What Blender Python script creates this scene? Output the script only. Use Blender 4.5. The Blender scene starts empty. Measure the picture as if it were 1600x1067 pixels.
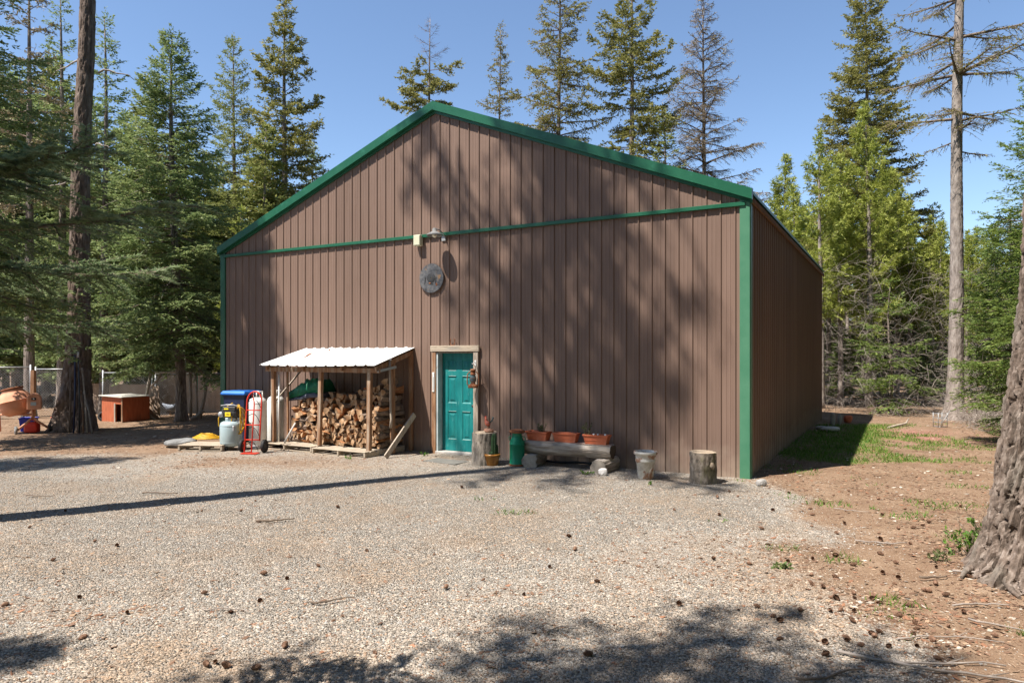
import bpy, math, random
import numpy as np
from mathutils import Vector, Matrix
R = math.radians
random.seed(7)
C = bpy.context.scene.collection
S = bpy.context.scene

# ------------------------------------------------------------------ camera, sky, sun
F = 1095.0                      # focal length in photo pixels (1600 wide)
HZ = 555.0                      # horizon row
CAMH = 2.0
cd = bpy.data.cameras.new("camera"); cam = bpy.data.objects.new("camera", cd); C.objects.link(cam)
cam.location = (0, 0, CAMH); cam.rotation_euler = (R(90), 0, 0)
cd.sensor_width = 36; cd.lens = 36 * F / 1600; cd.shift_y = (HZ - 533.5) / 1600
cd.clip_end = 2000; cd.clip_start = 0.05
cd.dof.use_dof = True; cd.dof.focus_distance = 12.0; cd.dof.aperture_fstop = 5.6
S.camera = cam
EL, AZ = R(60), R(57.9)         # sun elevation; azimuth (clockwise from +Y) the light travels to
SD = Vector((math.sin(AZ) * math.cos(EL), math.cos(AZ) * math.cos(EL), -math.sin(EL)))
w = bpy.data.worlds.new("World"); S.world = w; w.use_nodes = True
nt = w.node_tree; sky = nt.nodes.new('ShaderNodeTexSky'); sky.sky_type = 'NISHITA'; sky.sun_disc = False
sky.sun_elevation = EL; sky.sun_rotation = AZ + math.pi
sky.altitude = 700; sky.air_density = 1.0; sky.dust_density = 0.3; sky.ozone_density = 2.6
bg = nt.nodes['Background']; bg.inputs[1].default_value = 0.10; nt.links.new(sky.outputs[0], bg.inputs[0])
sl = bpy.data.lights.new("sun", 'SUN'); sl.energy = 5.0; sl.angle = R(0.53); sl.color = (1.0, 0.93, 0.84)
so = bpy.data.objects.new("sun", sl); C.objects.link(so); so.rotation_euler = SD.to_track_quat('-Z', 'Y').to_euler()
so.location = (-20, -12, 40)
S.view_settings.view_transform = 'Standard'; S.view_settings.look = 'None'; S.view_settings.gamma = 1
S.view_settings.exposure = 1.03
S.cycles.max_bounces = 6; S.cycles.transparent_max_bounces = 8; S.cycles.diffuse_bounces = 3

# ------------------------------------------------------------------ coordinates
L = np.array([-7.27, 17.58]); RC = np.array([3.86, 11.42])
WL = float(np.linalg.norm(RC - L)); A = math.atan2(RC[1] - L[1], RC[0] - L[0])
U = np.array([math.cos(A), math.sin(A)]); V = np.array([-math.sin(A), math.cos(A)])
WD = 12.3                        # barn depth
def W(u, d, z=0.0):              # along the front wall, out from it, up
    p = L + u * U - d * V; return Vector((p[0], p[1], z))
def wp(x, y, d=0.0):             # photo pixel -> (u, z) on the plane d in front of the wall
    rx = (x - 800) / F; O = L - d * V
    u = (rx * O[1] - O[0]) / (U[0] - rx * U[1]); dep = O[1] + u * U[1]
    return u, CAMH - (y - HZ) / F * dep
def gp(x, y, z=0.0):             # photo pixel -> ground point
    Y = (CAMH - z) * F / (y - HZ); return Vector(((x - 800) / F * Y, Y, z))
def ud(p):                       # ground point -> (u, d)
    q = np.array([p[0], p[1]]) - L; return float(q @ U), float(-(q @ V))

# ------------------------------------------------------------------ numpy noise
def _h(ix, iy, iz):
    n = (ix * 374761393 + iy * 668265263 + iz * 1440662683) & 0xffffffff
    n = ((n ^ (n >> 13)) * 1274126177) & 0xffffffff
    return ((n ^ (n >> 16)) & 0xffffff) / float(0xffffff)
def vnoise(p):
    p = np.asarray(p, float); i = np.floor(p).astype(np.int64); f = p - i; f = f * f * (3 - 2 * f)
    x, y, z = i[:, 0], i[:, 1], i[:, 2]; fx, fy, fz = f[:, 0], f[:, 1], f[:, 2]
    def c(a, b, d): return _h(x + a, y + b, z + d)
    l = lambda a, b, t: a + (b - a) * t
    return l(l(l(c(0,0,0), c(1,0,0), fx), l(c(0,1,0), c(1,1,0), fx), fy), l(l(c(0,0,1), c(1,0,1), fx), l(c(0,1,1), c(1,1,1), fx), fy), fz)
def fbm(p, o=4):
    p = np.asarray(p, float); s = 0; a = .5; t = 0
    for k in range(o):
        s = s + a * vnoise(p * 2 ** k + 17.3 * k); t += a; a *= .5
    return s / t
def gz(x, y):                    # ground height
    x = np.asarray(x, float); y = np.asarray(y, float)
    p = np.stack([x.ravel() * .35, y.ravel() * .35, 0 * x.ravel()], 1)
    n = (fbm(p, 3) - .5).reshape(x.shape)
    away = np.clip((y - 19) / 8, 0, 1) + np.clip((np.abs(x) - 7.5) / 5, 0, 1)
    return n * (.03 + .12 * np.clip(away, 0, 1))
def gzp(p): return float(gz(np.array([p[0]]), np.array([p[1]]))[0])

# ------------------------------------------------------------------ materials
MATS = {}
def nodes(name):
    m = bpy.data.materials.new(name); m.use_nodes = True
    n = m.node_tree.nodes; l = m.node_tree.links; b = n['Principled BSDF']; MATS[name] = m
    return m, n, l, b
def ramp(n, stops):
    r = n.new('ShaderNodeValToRGB'); e = r.color_ramp.elements
    while len(e) < len(stops): e.new(.5)
    for i, (p, c) in enumerate(stops): e[i].position = p; e[i].color = (c[0], c[1], c[2], 1)
    return r
def M(name, cols, scale=6., rough=.75, metal=0., bump=.0, bscale=None, stretch=(1, 1, 1), detail=6, lo=.3, hi=.7, rnd=0., spec=.35, patch=None):
    """noise-coloured surface: cols = colours from low to high noise; patch = (colour, scale, lo, hi) of a second layer"""
    m, n, l, b = nodes(name)
    tc = n.new('ShaderNodeTexCoord'); mp = n.new('ShaderNodeMapping'); mp.inputs['Scale'].default_value = stretch
    l.new(tc.outputs['Object'], mp.inputs[0])
    nz = n.new('ShaderNodeTexNoise'); nz.inputs['Scale'].default_value = scale; nz.inputs['Detail'].default_value = detail
    nz.inputs['Roughness'].default_value = .65
    l.new(mp.outputs[0], nz.inputs['Vector'])
    k = len(cols); st = [(lo + (hi - lo) * i / max(1, k - 1), c) for i, c in enumerate(cols)]
    r = ramp(n, st); l.new(nz.outputs[0], r.inputs[0]); col = r.outputs[0]
    if patch:
        pc, ps, plo, phi = patch
        n2 = n.new('ShaderNodeTexNoise'); n2.inputs['Scale'].default_value = ps; n2.inputs['Detail'].default_value = 5
        l.new(mp.outputs[0], n2.inputs['Vector']); r2 = ramp(n, [(plo, (0, 0, 0)), (phi, (1, 1, 1))]); l.new(n2.outputs[0], r2.inputs[0])
        mx = n.new('ShaderNodeMixRGB'); l.new(r2.outputs[0], mx.inputs[0]); l.new(col, mx.inputs[1]); mx.inputs[2].default_value = (*pc, 1); col = mx.outputs[0]
    if rnd:
        oi = n.new('ShaderNodeObjectInfo'); hs = n.new('ShaderNodeHueSaturation'); mr = n.new('ShaderNodeMapRange')
        mr.inputs[3].default_value = 1 - rnd; mr.inputs[4].default_value = 1 + rnd
        l.new(oi.outputs['Random'], mr.inputs[0]); l.new(mr.outputs[0], hs.inputs['Value']); l.new(col, hs.inputs['Color']); col = hs.outputs[0]
    l.new(col, b.inputs['Base Color'])
    b.inputs['Roughness'].default_value = rough; b.inputs['Metallic'].default_value = metal; b.inputs['Specular IOR Level'].default_value = spec
    if bump:
        bn = n.new('ShaderNodeBump'); bn.inputs['Strength'].default_value = min(1, bump); bn.inputs['Distance'].default_value = .02 * max(1, bump)
        n3 = n.new('ShaderNodeTexNoise'); n3.inputs['Scale'].default_value = bscale or scale * 2; n3.inputs['Detail'].default_value = 8
        l.new(mp.outputs[0], n3.inputs['Vector']); l.new(n3.outputs[0], bn.inputs['Height']); l.new(bn.outputs[0], b.inputs['Normal'])
    return m
def leafmat(name, c1, c2, c3, trans=.38):
    c1, c2, c3 = [tuple(min(.6, 1.22 * x) for x in c) for c in (c1, c2, c3)]
    m, n, l, b = nodes(name)
    tc = n.new('ShaderNodeTexCoord'); nz = n.new('ShaderNodeTexNoise'); nz.inputs['Scale'].default_value = 1.3; nz.inputs['Detail'].default_value = 4
    l.new(tc.outputs['Object'], nz.inputs['Vector'])
    ge = n.new('ShaderNodeNewGeometry'); mx = n.new('ShaderNodeMath'); mx.operation = 'MULTIPLY_ADD'; mx.inputs[1].default_value = .55
    ad = n.new('ShaderNodeMath'); ad.operation = 'MULTIPLY'; ad.inputs[1].default_value = .55
    l.new(nz.outputs[0], ad.inputs[0]); l.new(ge.outputs['Random Per Island'], mx.inputs[0]); l.new(ad.outputs[0], mx.inputs[2])
    r = ramp(n, [(.2, c1), (.55, c2), (.9, c3)]); l.new(mx.outputs[0], r.inputs[0]); l.new(r.outputs[0], b.inputs['Base Color'])
    b.inputs['Roughness'].default_value = .55; b.inputs['Specular IOR Level'].default_value = .3
    t = n.new('ShaderNodeBsdfTranslucent'); l.new(r.outputs[0], t.inputs[0]); ms = n.new('ShaderNodeMixShader'); ms.inputs[0].default_value = trans
    l.new(b.outputs[0], ms.inputs[1]); l.new(t.outputs[0], ms.inputs[2]); l.new(ms.outputs[0], n['Material Output'].inputs[0])
    return m
def attrmat(name, attr, rough=.85, bump=0., bscale=60):
    m, n, l, b = nodes(name); at = n.new('ShaderNodeAttribute'); at.attribute_name = attr
    l.new(at.outputs['Color'], b.inputs['Base Color']); b.inputs['Roughness'].default_value = rough; b.inputs['Specular IOR Level'].default_value = .25
    return m

# ------------------------------------------------------------------ mesh builder
def link(o, parent=None):
    C.objects.link(o)
    if parent is not None: o.parent = parent
    return o
class MB:
    def __init__(s): s.v = []; s.f = []; s.mi = []; s.cur = 0; s.sm = []; s.smooth = False
    def add(s, vs, fs):
        o = len(s.v); s.v += [tuple(map(float, v)) for v in vs]
        for f in fs: s.f.append([i + o for i in f]); s.mi.append(s.cur); s.sm.append(s.smooth)
        return s
    def box(s, x0, x1, y0, y1, z0, z1, m=None):
        vs = [(x0,y0,z0),(x1,y0,z0),(x1,y1,z0),(x0,y1,z0),(x0,y0,z1),(x1,y0,z1),(x1,y1,z1),(x0,y1,z1)]
        if m is not None: vs = [m @ Vector(v) for v in vs]
        return s.add(vs, [(0,3,2,1),(4,5,6,7),(0,1,5,4),(1,2,6,5),(2,3,7,6),(3,0,4,7)])
    def beam(s, p, q, wd, h, up=(0, 0, 1)):
        p, q = Vector(p), Vector(q); z = (q - p); ln = z.length; z.normalize(); up = Vector(up)
        if abs(z.dot(up)) > .98: up = Vector((0, 1, 0))
        x = z.cross(up).normalized(); y = x.cross(z)
        m = Matrix((x, y, z)).transposed().to_4x4(); m.translation = p
        return s.box(-wd / 2, wd / 2, -h / 2, h / 2, 0, ln, m)
    def tube(s, pts, rad, n=8, cap=True, smooth=True, flat=1.0):
        pts = [Vector(p) for p in pts]; k = len(pts)
        if not hasattr(rad, '__len__'): rad = [rad] * k
        vs = []; prev = None
        for i, p in enumerate(pts):
            t = (pts[min(i + 1, k - 1)] - pts[max(i - 1, 0)]).normalized()
            if prev is None:
                a = Vector((0, 0, 1)) if abs(t.z) < .9 else Vector((1, 0, 0)); x = t.cross(a).normalized()
            else: x = (prev - t * prev.dot(t)).normalized()
            prev = x; y = t.cross(x)
            for j in range(n):
                a = 2 * math.pi * j / n; vs.append(p + (x * math.cos(a) + y * math.sin(a) * flat) * rad[i])
        old = s.smooth; s.smooth = smooth
        fs = [(i * n + j, i * n + (j + 1) % n, (i + 1) * n + (j + 1) % n, (i + 1) * n + j) for i in range(k - 1) for j in range(n)]
        s.add(vs, fs); s.smooth = False
        if cap:
            o = len(s.v) - len(vs)
            s.f.append([o + j for j in range(n)][::-1]); s.mi.append(s.cur); s.sm.append(False)
            s.f.append([o + (k - 1) * n + j for j in range(n)]); s.mi.append(s.cur); s.sm.append(False)
        s.smooth = old; return s
    def lathe(s, prof, n=24, c=(0, 0, 0), m=None, smooth=True, cap=True):
        vs = []
        for r, z in prof:
            for j in range(n):
                a = 2 * math.pi * j / n; v = Vector((c[0] + r * math.cos(a), c[1] + r * math.sin(a), c[2] + z)); vs.append(m @ v if m is not None else v)
        k = len(prof); old = s.smooth; s.smooth = smooth
        fs = [(i * n + j, i * n + (j + 1) % n, (i + 1) * n + (j + 1) % n, (i + 1) * n + j) for i in range(k - 1) for j in range(n)]
        s.add(vs, fs); s.smooth = False
        if cap:
            o = len(s.v) - len(vs)
            s.f.append([o + j for j in range(n)][::-1]); s.mi.append(s.cur); s.sm.append(False)
            s.f.append([o + (k - 1) * n + j for j in range(n)]); s.mi.append(s.cur); s.sm.append(False)
        s.smooth = old; return s
    def ball(s, c, r, nu=14, nv=9, jit=0., seed=0):
        if not hasattr(r, '__len__'): r = (r, r, r)
        rg = np.random.RandomState(seed); vs = [(c[0], c[1], c[2] - r[2])]
        for i in range(1, nv):
            t = math.pi * i / nv - math.pi / 2
            for j in range(nu):
                a = 2 * math.pi * j / nu; k = 1 + jit * (rg.rand() - .5) * 2
                vs.append((c[0] + r[0] * k * math.cos(t) * math.cos(a), c[1] + r[1] * k * math.cos(t) * math.sin(a), c[2] + r[2] * k * math.sin(t)))
        vs.append((c[0], c[1], c[2] + r[2])); e = len(vs) - 1
        fs = [(0, 1 + (j + 1) % nu, 1 + j) for j in range(nu)]
        for i in range(nv - 2):
            for j in range(nu):
                a = 1 + i * nu; b = a + nu; fs.append((a + j, a + (j + 1) % nu, b + (j + 1) % nu, b + j))
        a = 1 + (nv - 2) * nu; fs += [(a + j, a + (j + 1) % nu, e) for j in range(nu)]
        old = s.smooth; s.smooth = True; s.add(vs, fs); s.smooth = old; return s
    def build(s, name, mat, parent=None, bev=0., seg=1, sub=0):
        me = bpy.data.meshes.new(name); me.from_pydata(s.v, [], s.f)
        for m in (mat if isinstance(mat, (list, tuple)) else [mat]): me.materials.append(m)
        me.polygons.foreach_set('material_index', s.mi); me.polygons.foreach_set('use_smooth', s.sm); me.update()
        o = link(bpy.data.objects.new(name, me), parent)
        if bev:
            b = o.modifiers.new('bevel', 'BEVEL'); b.width = bev; b.segments = seg; b.limit_method = 'ANGLE'; b.angle_limit = R(40)
        if sub:
            b = o.modifiers.new('sub', 'SUBSURF'); b.levels = sub; b.render_levels = sub
        return o
def npmesh(name, v, tri, mats, mi=None, parent=None, smooth=None, col=None, colname='col', quads=False):
    n = 4 if quads else 3
    me = bpy.data.meshes.new(name); v = np.ascontiguousarray(v, np.float32); tri = np.ascontiguousarray(tri, np.int32)
    me.vertices.add(len(v)); me.vertices.foreach_set('co', v.ravel())
    me.loops.add(tri.size); me.loops.foreach_set('vertex_index', tri.ravel())
    me.polygons.add(len(tri)); me.polygons.foreach_set('loop_start', np.arange(0, tri.size, n, dtype=np.int32))
    for m in (mats if isinstance(mats, (list, tuple)) else [mats]): me.materials.append(m)
    if mi is not None: me.polygons.foreach_set('material_index', np.ascontiguousarray(mi, np.int32))
    if smooth is not None: me.polygons.foreach_set('use_smooth', np.full(len(tri), bool(smooth)) if np.isscalar(smooth) else np.asarray(smooth, bool))
    if col is not None:
        for nm, cc in (col.items() if isinstance(col, dict) else [(colname, col)]):
            a = me.attributes.new(nm, 'FLOAT_COLOR', 'POINT'); c4 = np.ones((len(v), 4), np.float32); c4[:, :3] = cc; a.data.foreach_set('color', c4.ravel())
    me.update(calc_edges=True); me.validate()
    return link(bpy.data.objects.new(name, me), parent)

# ------------------------------------------------------------------ scene objects
def tag(o, label, cat, group=None):
    o['label'] = label; o['category'] = cat
    if group: o['group'] = group
    return o
def thing(name, label, cat, loc=(0, 0, 0), rz=0., group=None):
    o = bpy.data.objects.new(name, None); C.objects.link(o); o.location = loc; o.rotation_euler = (0, 0, rz); o.empty_display_size = .2
    return tag(o, label, cat, group)
def kids(o): return [c for c in bpy.data.objects if c.parent == o]
def dup(o, loc, rz=0., label=None, group=None, scale=None, children=None):
    r = o.copy(); C.objects.link(r); r.location = loc; r.rotation_euler = (0, 0, rz)
    if label: r['label'] = label
    if group: r['group'] = group
    if scale is not None: r.scale = scale
    for ch in (children if children is not None else kids(o)):
        c = ch.copy(); C.objects.link(c); c.parent = r
        for g in kids(ch):
            d = g.copy(); C.objects.link(d); d.parent = c
    return r
def struct(o): o['kind'] = 'structure'; return o
def stuff(o, label=None, cat=None):
    o['kind'] = 'stuff'
    if label: o['label'] = label; o['category'] = cat
    return o

# ------------------------------------------------------------------ material library
m_siding = None
def siding_mat(name, c1, c2, dust):
    m, n, l, b = nodes(name)
    tc = n.new('ShaderNodeTexCoord'); mp = n.new('ShaderNodeMapping'); mp.inputs['Scale'].default_value = (7, 7, .35); l.new(tc.outputs['Object'], mp.inputs[0])
    nz = n.new('ShaderNodeTexNoise'); nz.inputs['Scale'].default_value = 2.; nz.inputs['Detail'].default_value = 5; l.new(mp.outputs[0], nz.inputs['Vector'])
    r = ramp(n, [(.3, c1), (.7, c2)]); l.new(nz.outputs[0], r.inputs[0])
    # splashed dust towards the ground, scuffs
    sx = n.new('ShaderNodeSeparateXYZ'); l.new(tc.outputs['Object'], sx.inputs[0])
    n2 = n.new('ShaderNodeTexNoise'); n2.inputs['Scale'].default_value = 3.5; n2.inputs['Detail'].default_value = 8; l.new(tc.outputs['Object'], n2.inputs['Vector'])
    ma = n.new('ShaderNodeMath'); ma.operation = 'MULTIPLY_ADD'; ma.inputs[1].default_value = -.95; l.new(sx.outputs[2], ma.inputs[0]); l.new(n2.outputs[0], ma.inputs[2])
    r2 = ramp(n, [(.02, (0, 0, 0)), (.6, (.75, .75, .75))]); l.new(ma.outputs[0], r2.inputs[0])
    mx = n.new('ShaderNodeMixRGB'); l.new(r2.outputs[0], mx.inputs[0]); l.new(r.outputs[0], mx.inputs[1]); mx.inputs[2].default_value = (*dust, 1)
    n4 = n.new('ShaderNodeTexNoise'); n4.inputs['Scale'].default_value = 9; n4.inputs['Detail'].default_value = 9; n4.inputs['Roughness'].default_value = .75; l.new(tc.outputs['Object'], n4.inputs['Vector'])
    r4 = ramp(n, [(.66, (0, 0, 0)), (.74, (.35, .35, .35))]); l.new(n4.outputs[0], r4.inputs[0])
    m4 = n.new('ShaderNodeMixRGB'); l.new(r4.outputs[0], m4.inputs[0]); l.new(mx.outputs[0], m4.inputs[1]); m4.inputs[2].default_value = (*dust, 1)
    b.inputs['Roughness'].default_value = .5; b.inputs['Specular IOR Level'].default_value = .22
    sm = n.new('ShaderNodeMath'); sm.operation = 'ADD'; l.new(sx.outputs[0], sm.inputs[0]); l.new(sx.outputs[1], sm.inputs[1])
    fl = n.new('ShaderNodeMath'); fl.operation = 'DIVIDE'; fl.inputs[1].default_value = .9422; l.new(sm.outputs[0], fl.inputs[0]); f2 = n.new('ShaderNodeMath'); f2.operation = 'FLOOR'; l.new(fl.outputs[0], f2.inputs[0])
    wn = n.new('ShaderNodeTexWhiteNoise'); wn.noise_dimensions = '1D'; l.new(f2.outputs[0], wn.inputs['W']); mv = n.new('ShaderNodeMapRange'); mv.inputs[3].default_value = .93; mv.inputs[4].default_value = 1.07; l.new(wn.outputs[0], mv.inputs[0])
    hv = n.new('ShaderNodeHueSaturation'); l.new(mv.outputs[0], hv.inputs['Value']); l.new(m4.outputs[0], hv.inputs['Color']); l.new(hv.outputs[0], b.inputs['Base Color'])
    n3 = n.new('ShaderNodeTexNoise'); n3.inputs['Scale'].default_value = .9; n3.inputs['Detail'].default_value = 2; l.new(tc.outputs['Object'], n3.inputs['Vector'])
    bn = n.new('ShaderNodeBump'); bn.inputs['Strength'].default_value = .4; bn.inputs['Distance'].default_value = .035; l.new(n3.outputs[0], bn.inputs['Height']); l.new(bn.outputs[0], b.inputs['Normal'])
    return m
m_siding = siding_mat('brown_siding', (.170, .112, .086), (.200, .134, .104), (.30, .235, .185))
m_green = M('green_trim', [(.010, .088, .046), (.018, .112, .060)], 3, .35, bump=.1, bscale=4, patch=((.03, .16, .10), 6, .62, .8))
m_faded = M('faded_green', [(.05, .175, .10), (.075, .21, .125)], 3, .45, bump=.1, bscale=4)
m_roof = M('green_roof', [(.01, .09, .05), (.015, .11, .06)], 2, .4)
m_fascia = M('eave_board', [(.16, .085, .045), (.26, .15, .08)], 8, .8, bump=.2)
m_teal = M('teal_paint', [(.0, .095, .10), (.004, .165, .165), (.02, .225, .215)], 3.2, .5, bump=.15, bscale=30, stretch=(2.2, 1, .5), detail=9, lo=.28, hi=.72, patch=((.10, .27, .26), 11, .60, .8))
m_chip = M('chipped_white', [(.5, .55, .5), (.7, .7, .66)], 20, .8)
m_grey_wood = M('grey_wood', [(.20, .155, .115), (.36, .30, .24), (.47, .41, .34)], 6, .85, bump=.5, bscale=14, stretch=(6, 6, .7))
m_wood = M('brown_wood', [(.15, .07, .034), (.26, .135, .07), (.34, .21, .125)], 5, .8, bump=.4, bscale=12, stretch=(6, 6, .6), patch=((.36, .29, .22), 2, .5, .7))
m_wood_h = M('board_wood', [(.22, .17, .12), (.40, .33, .25), (.50, .43, .34)], 5, .85, bump=.4, bscale=12, stretch=(.7, 6, 6), patch=((.25, .23, .2), 2, .55, .75))
m_jamb = M('jamb_paint', [(.34, .40, .41), (.52, .58, .58)], 4, .6, patch=((.3, .26, .2), 9, .62, .75))
m_white_roof = M('white_sheet', [(.60, .61, .60), (.72, .73, .72)], 3, .6, bump=.1, patch=((.34, .25, .17), 5.5, .66, .74))
m_rust = M('rust', [(.10, .035, .018), (.24, .085, .035), (.34, .16, .08)], 14, .85, bump=.4)
m_black = M('black_rubber', [(.012, .012, .012), (.03, .03, .03)], 8, .7)
m_dark = M('dark_metal', [(.03, .03, .032), (.07, .07, .07)], 9, .5, .4)
m_steel = M('galvanised', [(.30, .31, .32), (.44, .45, .46)], 9, .5, .5)
m_white = M('white_paint', [(.66, .66, .63), (.80, .80, .77)], 4, .4, patch=((.42, .36, .3), 6, .66, .8))
m_red = M('red_paint', [(.50, .03, .015), (.62, .05, .025)], 6, .4)
m_blue = M('blue_plastic', [(.015, .12, .50), (.03, .19, .62)], 3, .35)
m_navy = M('navy_plastic', [(.01, .016, .05), (.02, .03, .08)], 4, .4)
m_deepblue = M('deep_blue_plastic', [(.01, .02, .34), (.02, .04, .44)], 4, .4)
m_tank = M('tank_grey', [(.33, .42, .44), (.40, .49, .51)], 3, .35, .1)
m_yellow = M('yellow_hose', [(.42, .22, .01), (.62, .36, .02)], 8, .45)
m_label = M('label_yellow', [(.80, .62, .02), (.85, .68, .03)], 4, .5)
m_terra = M('terracotta', [(.48, .115, .05), (.58, .165, .075)], 5, .7, bump=.1, patch=((.62, .30, .2), 7, .62, .8))
m_milk = M('green_enamel', [(.005, .16, .085), (.01, .22, .12)], 4, .4, bump=.1, patch=((.50, .50, .42), 7.5, .70, .73))
m_amber = M('amber_glaze', [(.15, .05, .01), (.30, .13, .025), (.40, .2, .05)], 7, .3, stretch=(3, 3, .6))
m_cactus = M('cactus', [(.02, .05, .02), (.05, .10, .04)], 10, .7)
m_soil = M('potting_soil', [(.03, .02, .013), (.08, .05, .03)], 30, .95, bump=.6)
m_bark = M('bark_grey', [(.05, .039, .032), (.19, .152, .125), (.36, .31, .27)], 8, .95, bump=1.6, bscale=9, stretch=(2.6, 2.6, .5))
m_bark_red = M('bark_brown', [(.055, .038, .03), (.15, .11, .088), (.23, .18, .15)], 5, .95, bump=1.6, bscale=9, stretch=(2.6, 2.6, .45))
m_bark_pale = M('bark_pale', [(.12, .10, .085), (.26, .22, .195), (.36, .32, .285)], 6, .95, bump=1., bscale=12, stretch=(2, 2, .6))
m_bark_near = M('bark_near', [(.05, .038, .03), (.15, .113, .09), (.30, .25, .215)], 14, .95, bump=1.0, bscale=22, stretch=(1, 1, .5), detail=12, patch=((.17, .15, .125), 3, .5, .7))
m_twig = M('twig', [(.11, .08, .06), (.21, .16, .12)], 9, .9)
m_twig_pale = M('dead_twig', [(.20, .165, .14), (.38, .33, .29)], 7, .95)
m_endgrain = M('end_grain', [(.20, .11, .055), (.36, .22, .12), (.50, .35, .21)], 9, .85, bump=.3, rnd=.3, patch=((.42, .36, .3), 5, .55, .75))
m_split = M('split_wood', [(.24, .09, .032), (.37, .165, .068), (.45, .25, .125)], 6, .85, bump=.4, rnd=.3, stretch=(6, .8, 6))
m_logbark = M('log_bark', [(.07, .05, .04), (.20, .145, .11), (.27, .21, .165)], 9, .95, bump=.9, rnd=.3)
m_stump_top = M('stump_top', [(.22, .165, .115), (.36, .285, .205), (.44, .365, .28)], 8, .9, bump=.3)
m_log_grey = M('weathered_log', [(.17, .13, .10), (.36, .31, .26), (.52, .47, .41)], 4, .9, bump=.8, bscale=8, stretch=(.5, 4, 4))
m_logend = M('log_end_grey', [(.17, .14, .11), (.32, .275, .225), (.40, .345, .285)], 8, .9, bump=.4)
m_crackle = M('peeling_white', [(.36, .32, .26), (.60, .57, .51), (.72, .70, .65)], 7, .8, bump=.5, patch=((.34, .19, .12), 6.5, .52, .60))
m_stone = M('field_stone', [(.24, .23, .22), (.42, .40, .38)], 5, .9, bump=.4)
m_stone_pale = M('pale_stone', [(.45, .43, .41), (.60, .58, .56)], 5, .9, bump=.3)
m_slate = M('grey_slab', [(.13, .13, .13), (.25, .25, .245)], 4, .85, bump=.3)
m_mixer = M('orange_enamel', [(.52, .22, .12), (.66, .34, .22)], 4, .7, bump=.1, patch=((.30, .12, .06), 6, .62, .75))
m_dog = M('orange_board', [(.34, .08, .032), (.46, .135, .06)], 4, .85, bump=.2, stretch=(4, 4, .8), patch=((.20, .09, .05), 5, .6, .75))
m_ply = M('plywood', [(.34, .24, .17), (.46, .35, .27)], 2.5, .9, stretch=(3, 3, .6), patch=((.24, .2, .17), 3, .6, .75))
m_tarp = M('green_tarp', [(.002, .09, .045), (.012, .19, .095)], 5, .5, bump=.6, bscale=12)
m_tarp2 = M('grey_tarp', [(.05, .055, .075), (.12, .13, .17)], 5, .6, bump=.6, bscale=12)
m_lens = M('old_glass', [(.05, .08, .09), (.12, .16, .17)], 5, .12, spec=.6)
m_beige = M('beige_box', [(.50, .50, .36), (.58, .58, .43)], 4, .6, bump=.1)
m_blade = M('saw_steel', [(.05, .052, .058), (.12, .12, .125), (.21, .205, .20)], 9, .55, .5, bump=.3, patch=((.33, .2, .11), 7, .60, .68))
m_concrete = M('step_concrete', [(.30, .28, .26), (.45, .43, .40)], 9, .9, bump=.3)
m_mat = M('grey_mat', [(.10, .10, .09), (.17, .165, .15)], 14, .95, bump=.4)
m_herb = leafmat('herb_leaf', (.06, .08, .03), (.11, .13, .05), (.20, .20, .09))
m_weed = leafmat('weed_leaf', (.04, .10, .01), (.08, .18, .02), (.16, .26, .04))
m_fir = leafmat('fir_needles', (.09, .14, .055), (.18, .235, .09), (.32, .36, .15))
m_bough = leafmat('bough_needles', (.10, .15, .07), (.18, .235, .11), (.27, .32, .17), .5)
m_fir2 = leafmat('fir_needles_yellow', (.11, .135, .04), (.20, .225, .07), (.31, .31, .11))
m_fir3 = leafmat('fir_needles_bright', (.07, .12, .03), (.14, .20, .05), (.25, .30, .08))
m_olive = leafmat('olive_needles', (.10, .11, .035), (.20, .195, .06), (.33, .30, .10))
m_pine = leafmat('pine_needles', (.14, .18, .035), (.27, .305, .06), (.42, .43, .12))
m_larch = leafmat('larch_buds', (.12, .12, .035), (.21, .20, .055), (.30, .27, .09))
m_bare = leafmat('larch_twigs', (.15, .13, .075), (.24, .205, .115), (.32, .28, .15), .15)
# ------------------------------------------------------------------ ground
def smooth(a, b, x): t = np.clip((x - a) / (b - a), 0, 1); return t * t * (3 - 2 * t)
def gravel_mask(x, y):
    xb = np.interp(y, [4, 4.6, 5.2, 6.4, 8, 11, 12], [2.35, 2.45, 2.5, 2.75, 3.5, 3.9, 4.0])
    n = fbm(np.stack([x * .8, y * .8, 0 * x], 1), 4) - .5
    right = 1 - smooth(-.55, .55, x - xb + n * 1.5)
    yl = np.interp(x, [-16, -9, -6, -3, 0, 4], [12.2, 13.6, 15.2, 15.6, 15, 14])
    far = 1 - smooth(-1.5, 1.5, y - yl + n * 3.0)
    tan = 1 - .55 * smooth(.0, 1., np.exp(-((x + 4.4) / 3.3) ** 2 - ((y - 13.2) / 1.5) ** 2))
    bare = 1 - .4 * smooth(.62, .75, fbm(np.stack([x * .55 + 9, y * .9, 0 * x + 3], 1), 4))
    return right * far * tan * bare
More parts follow.
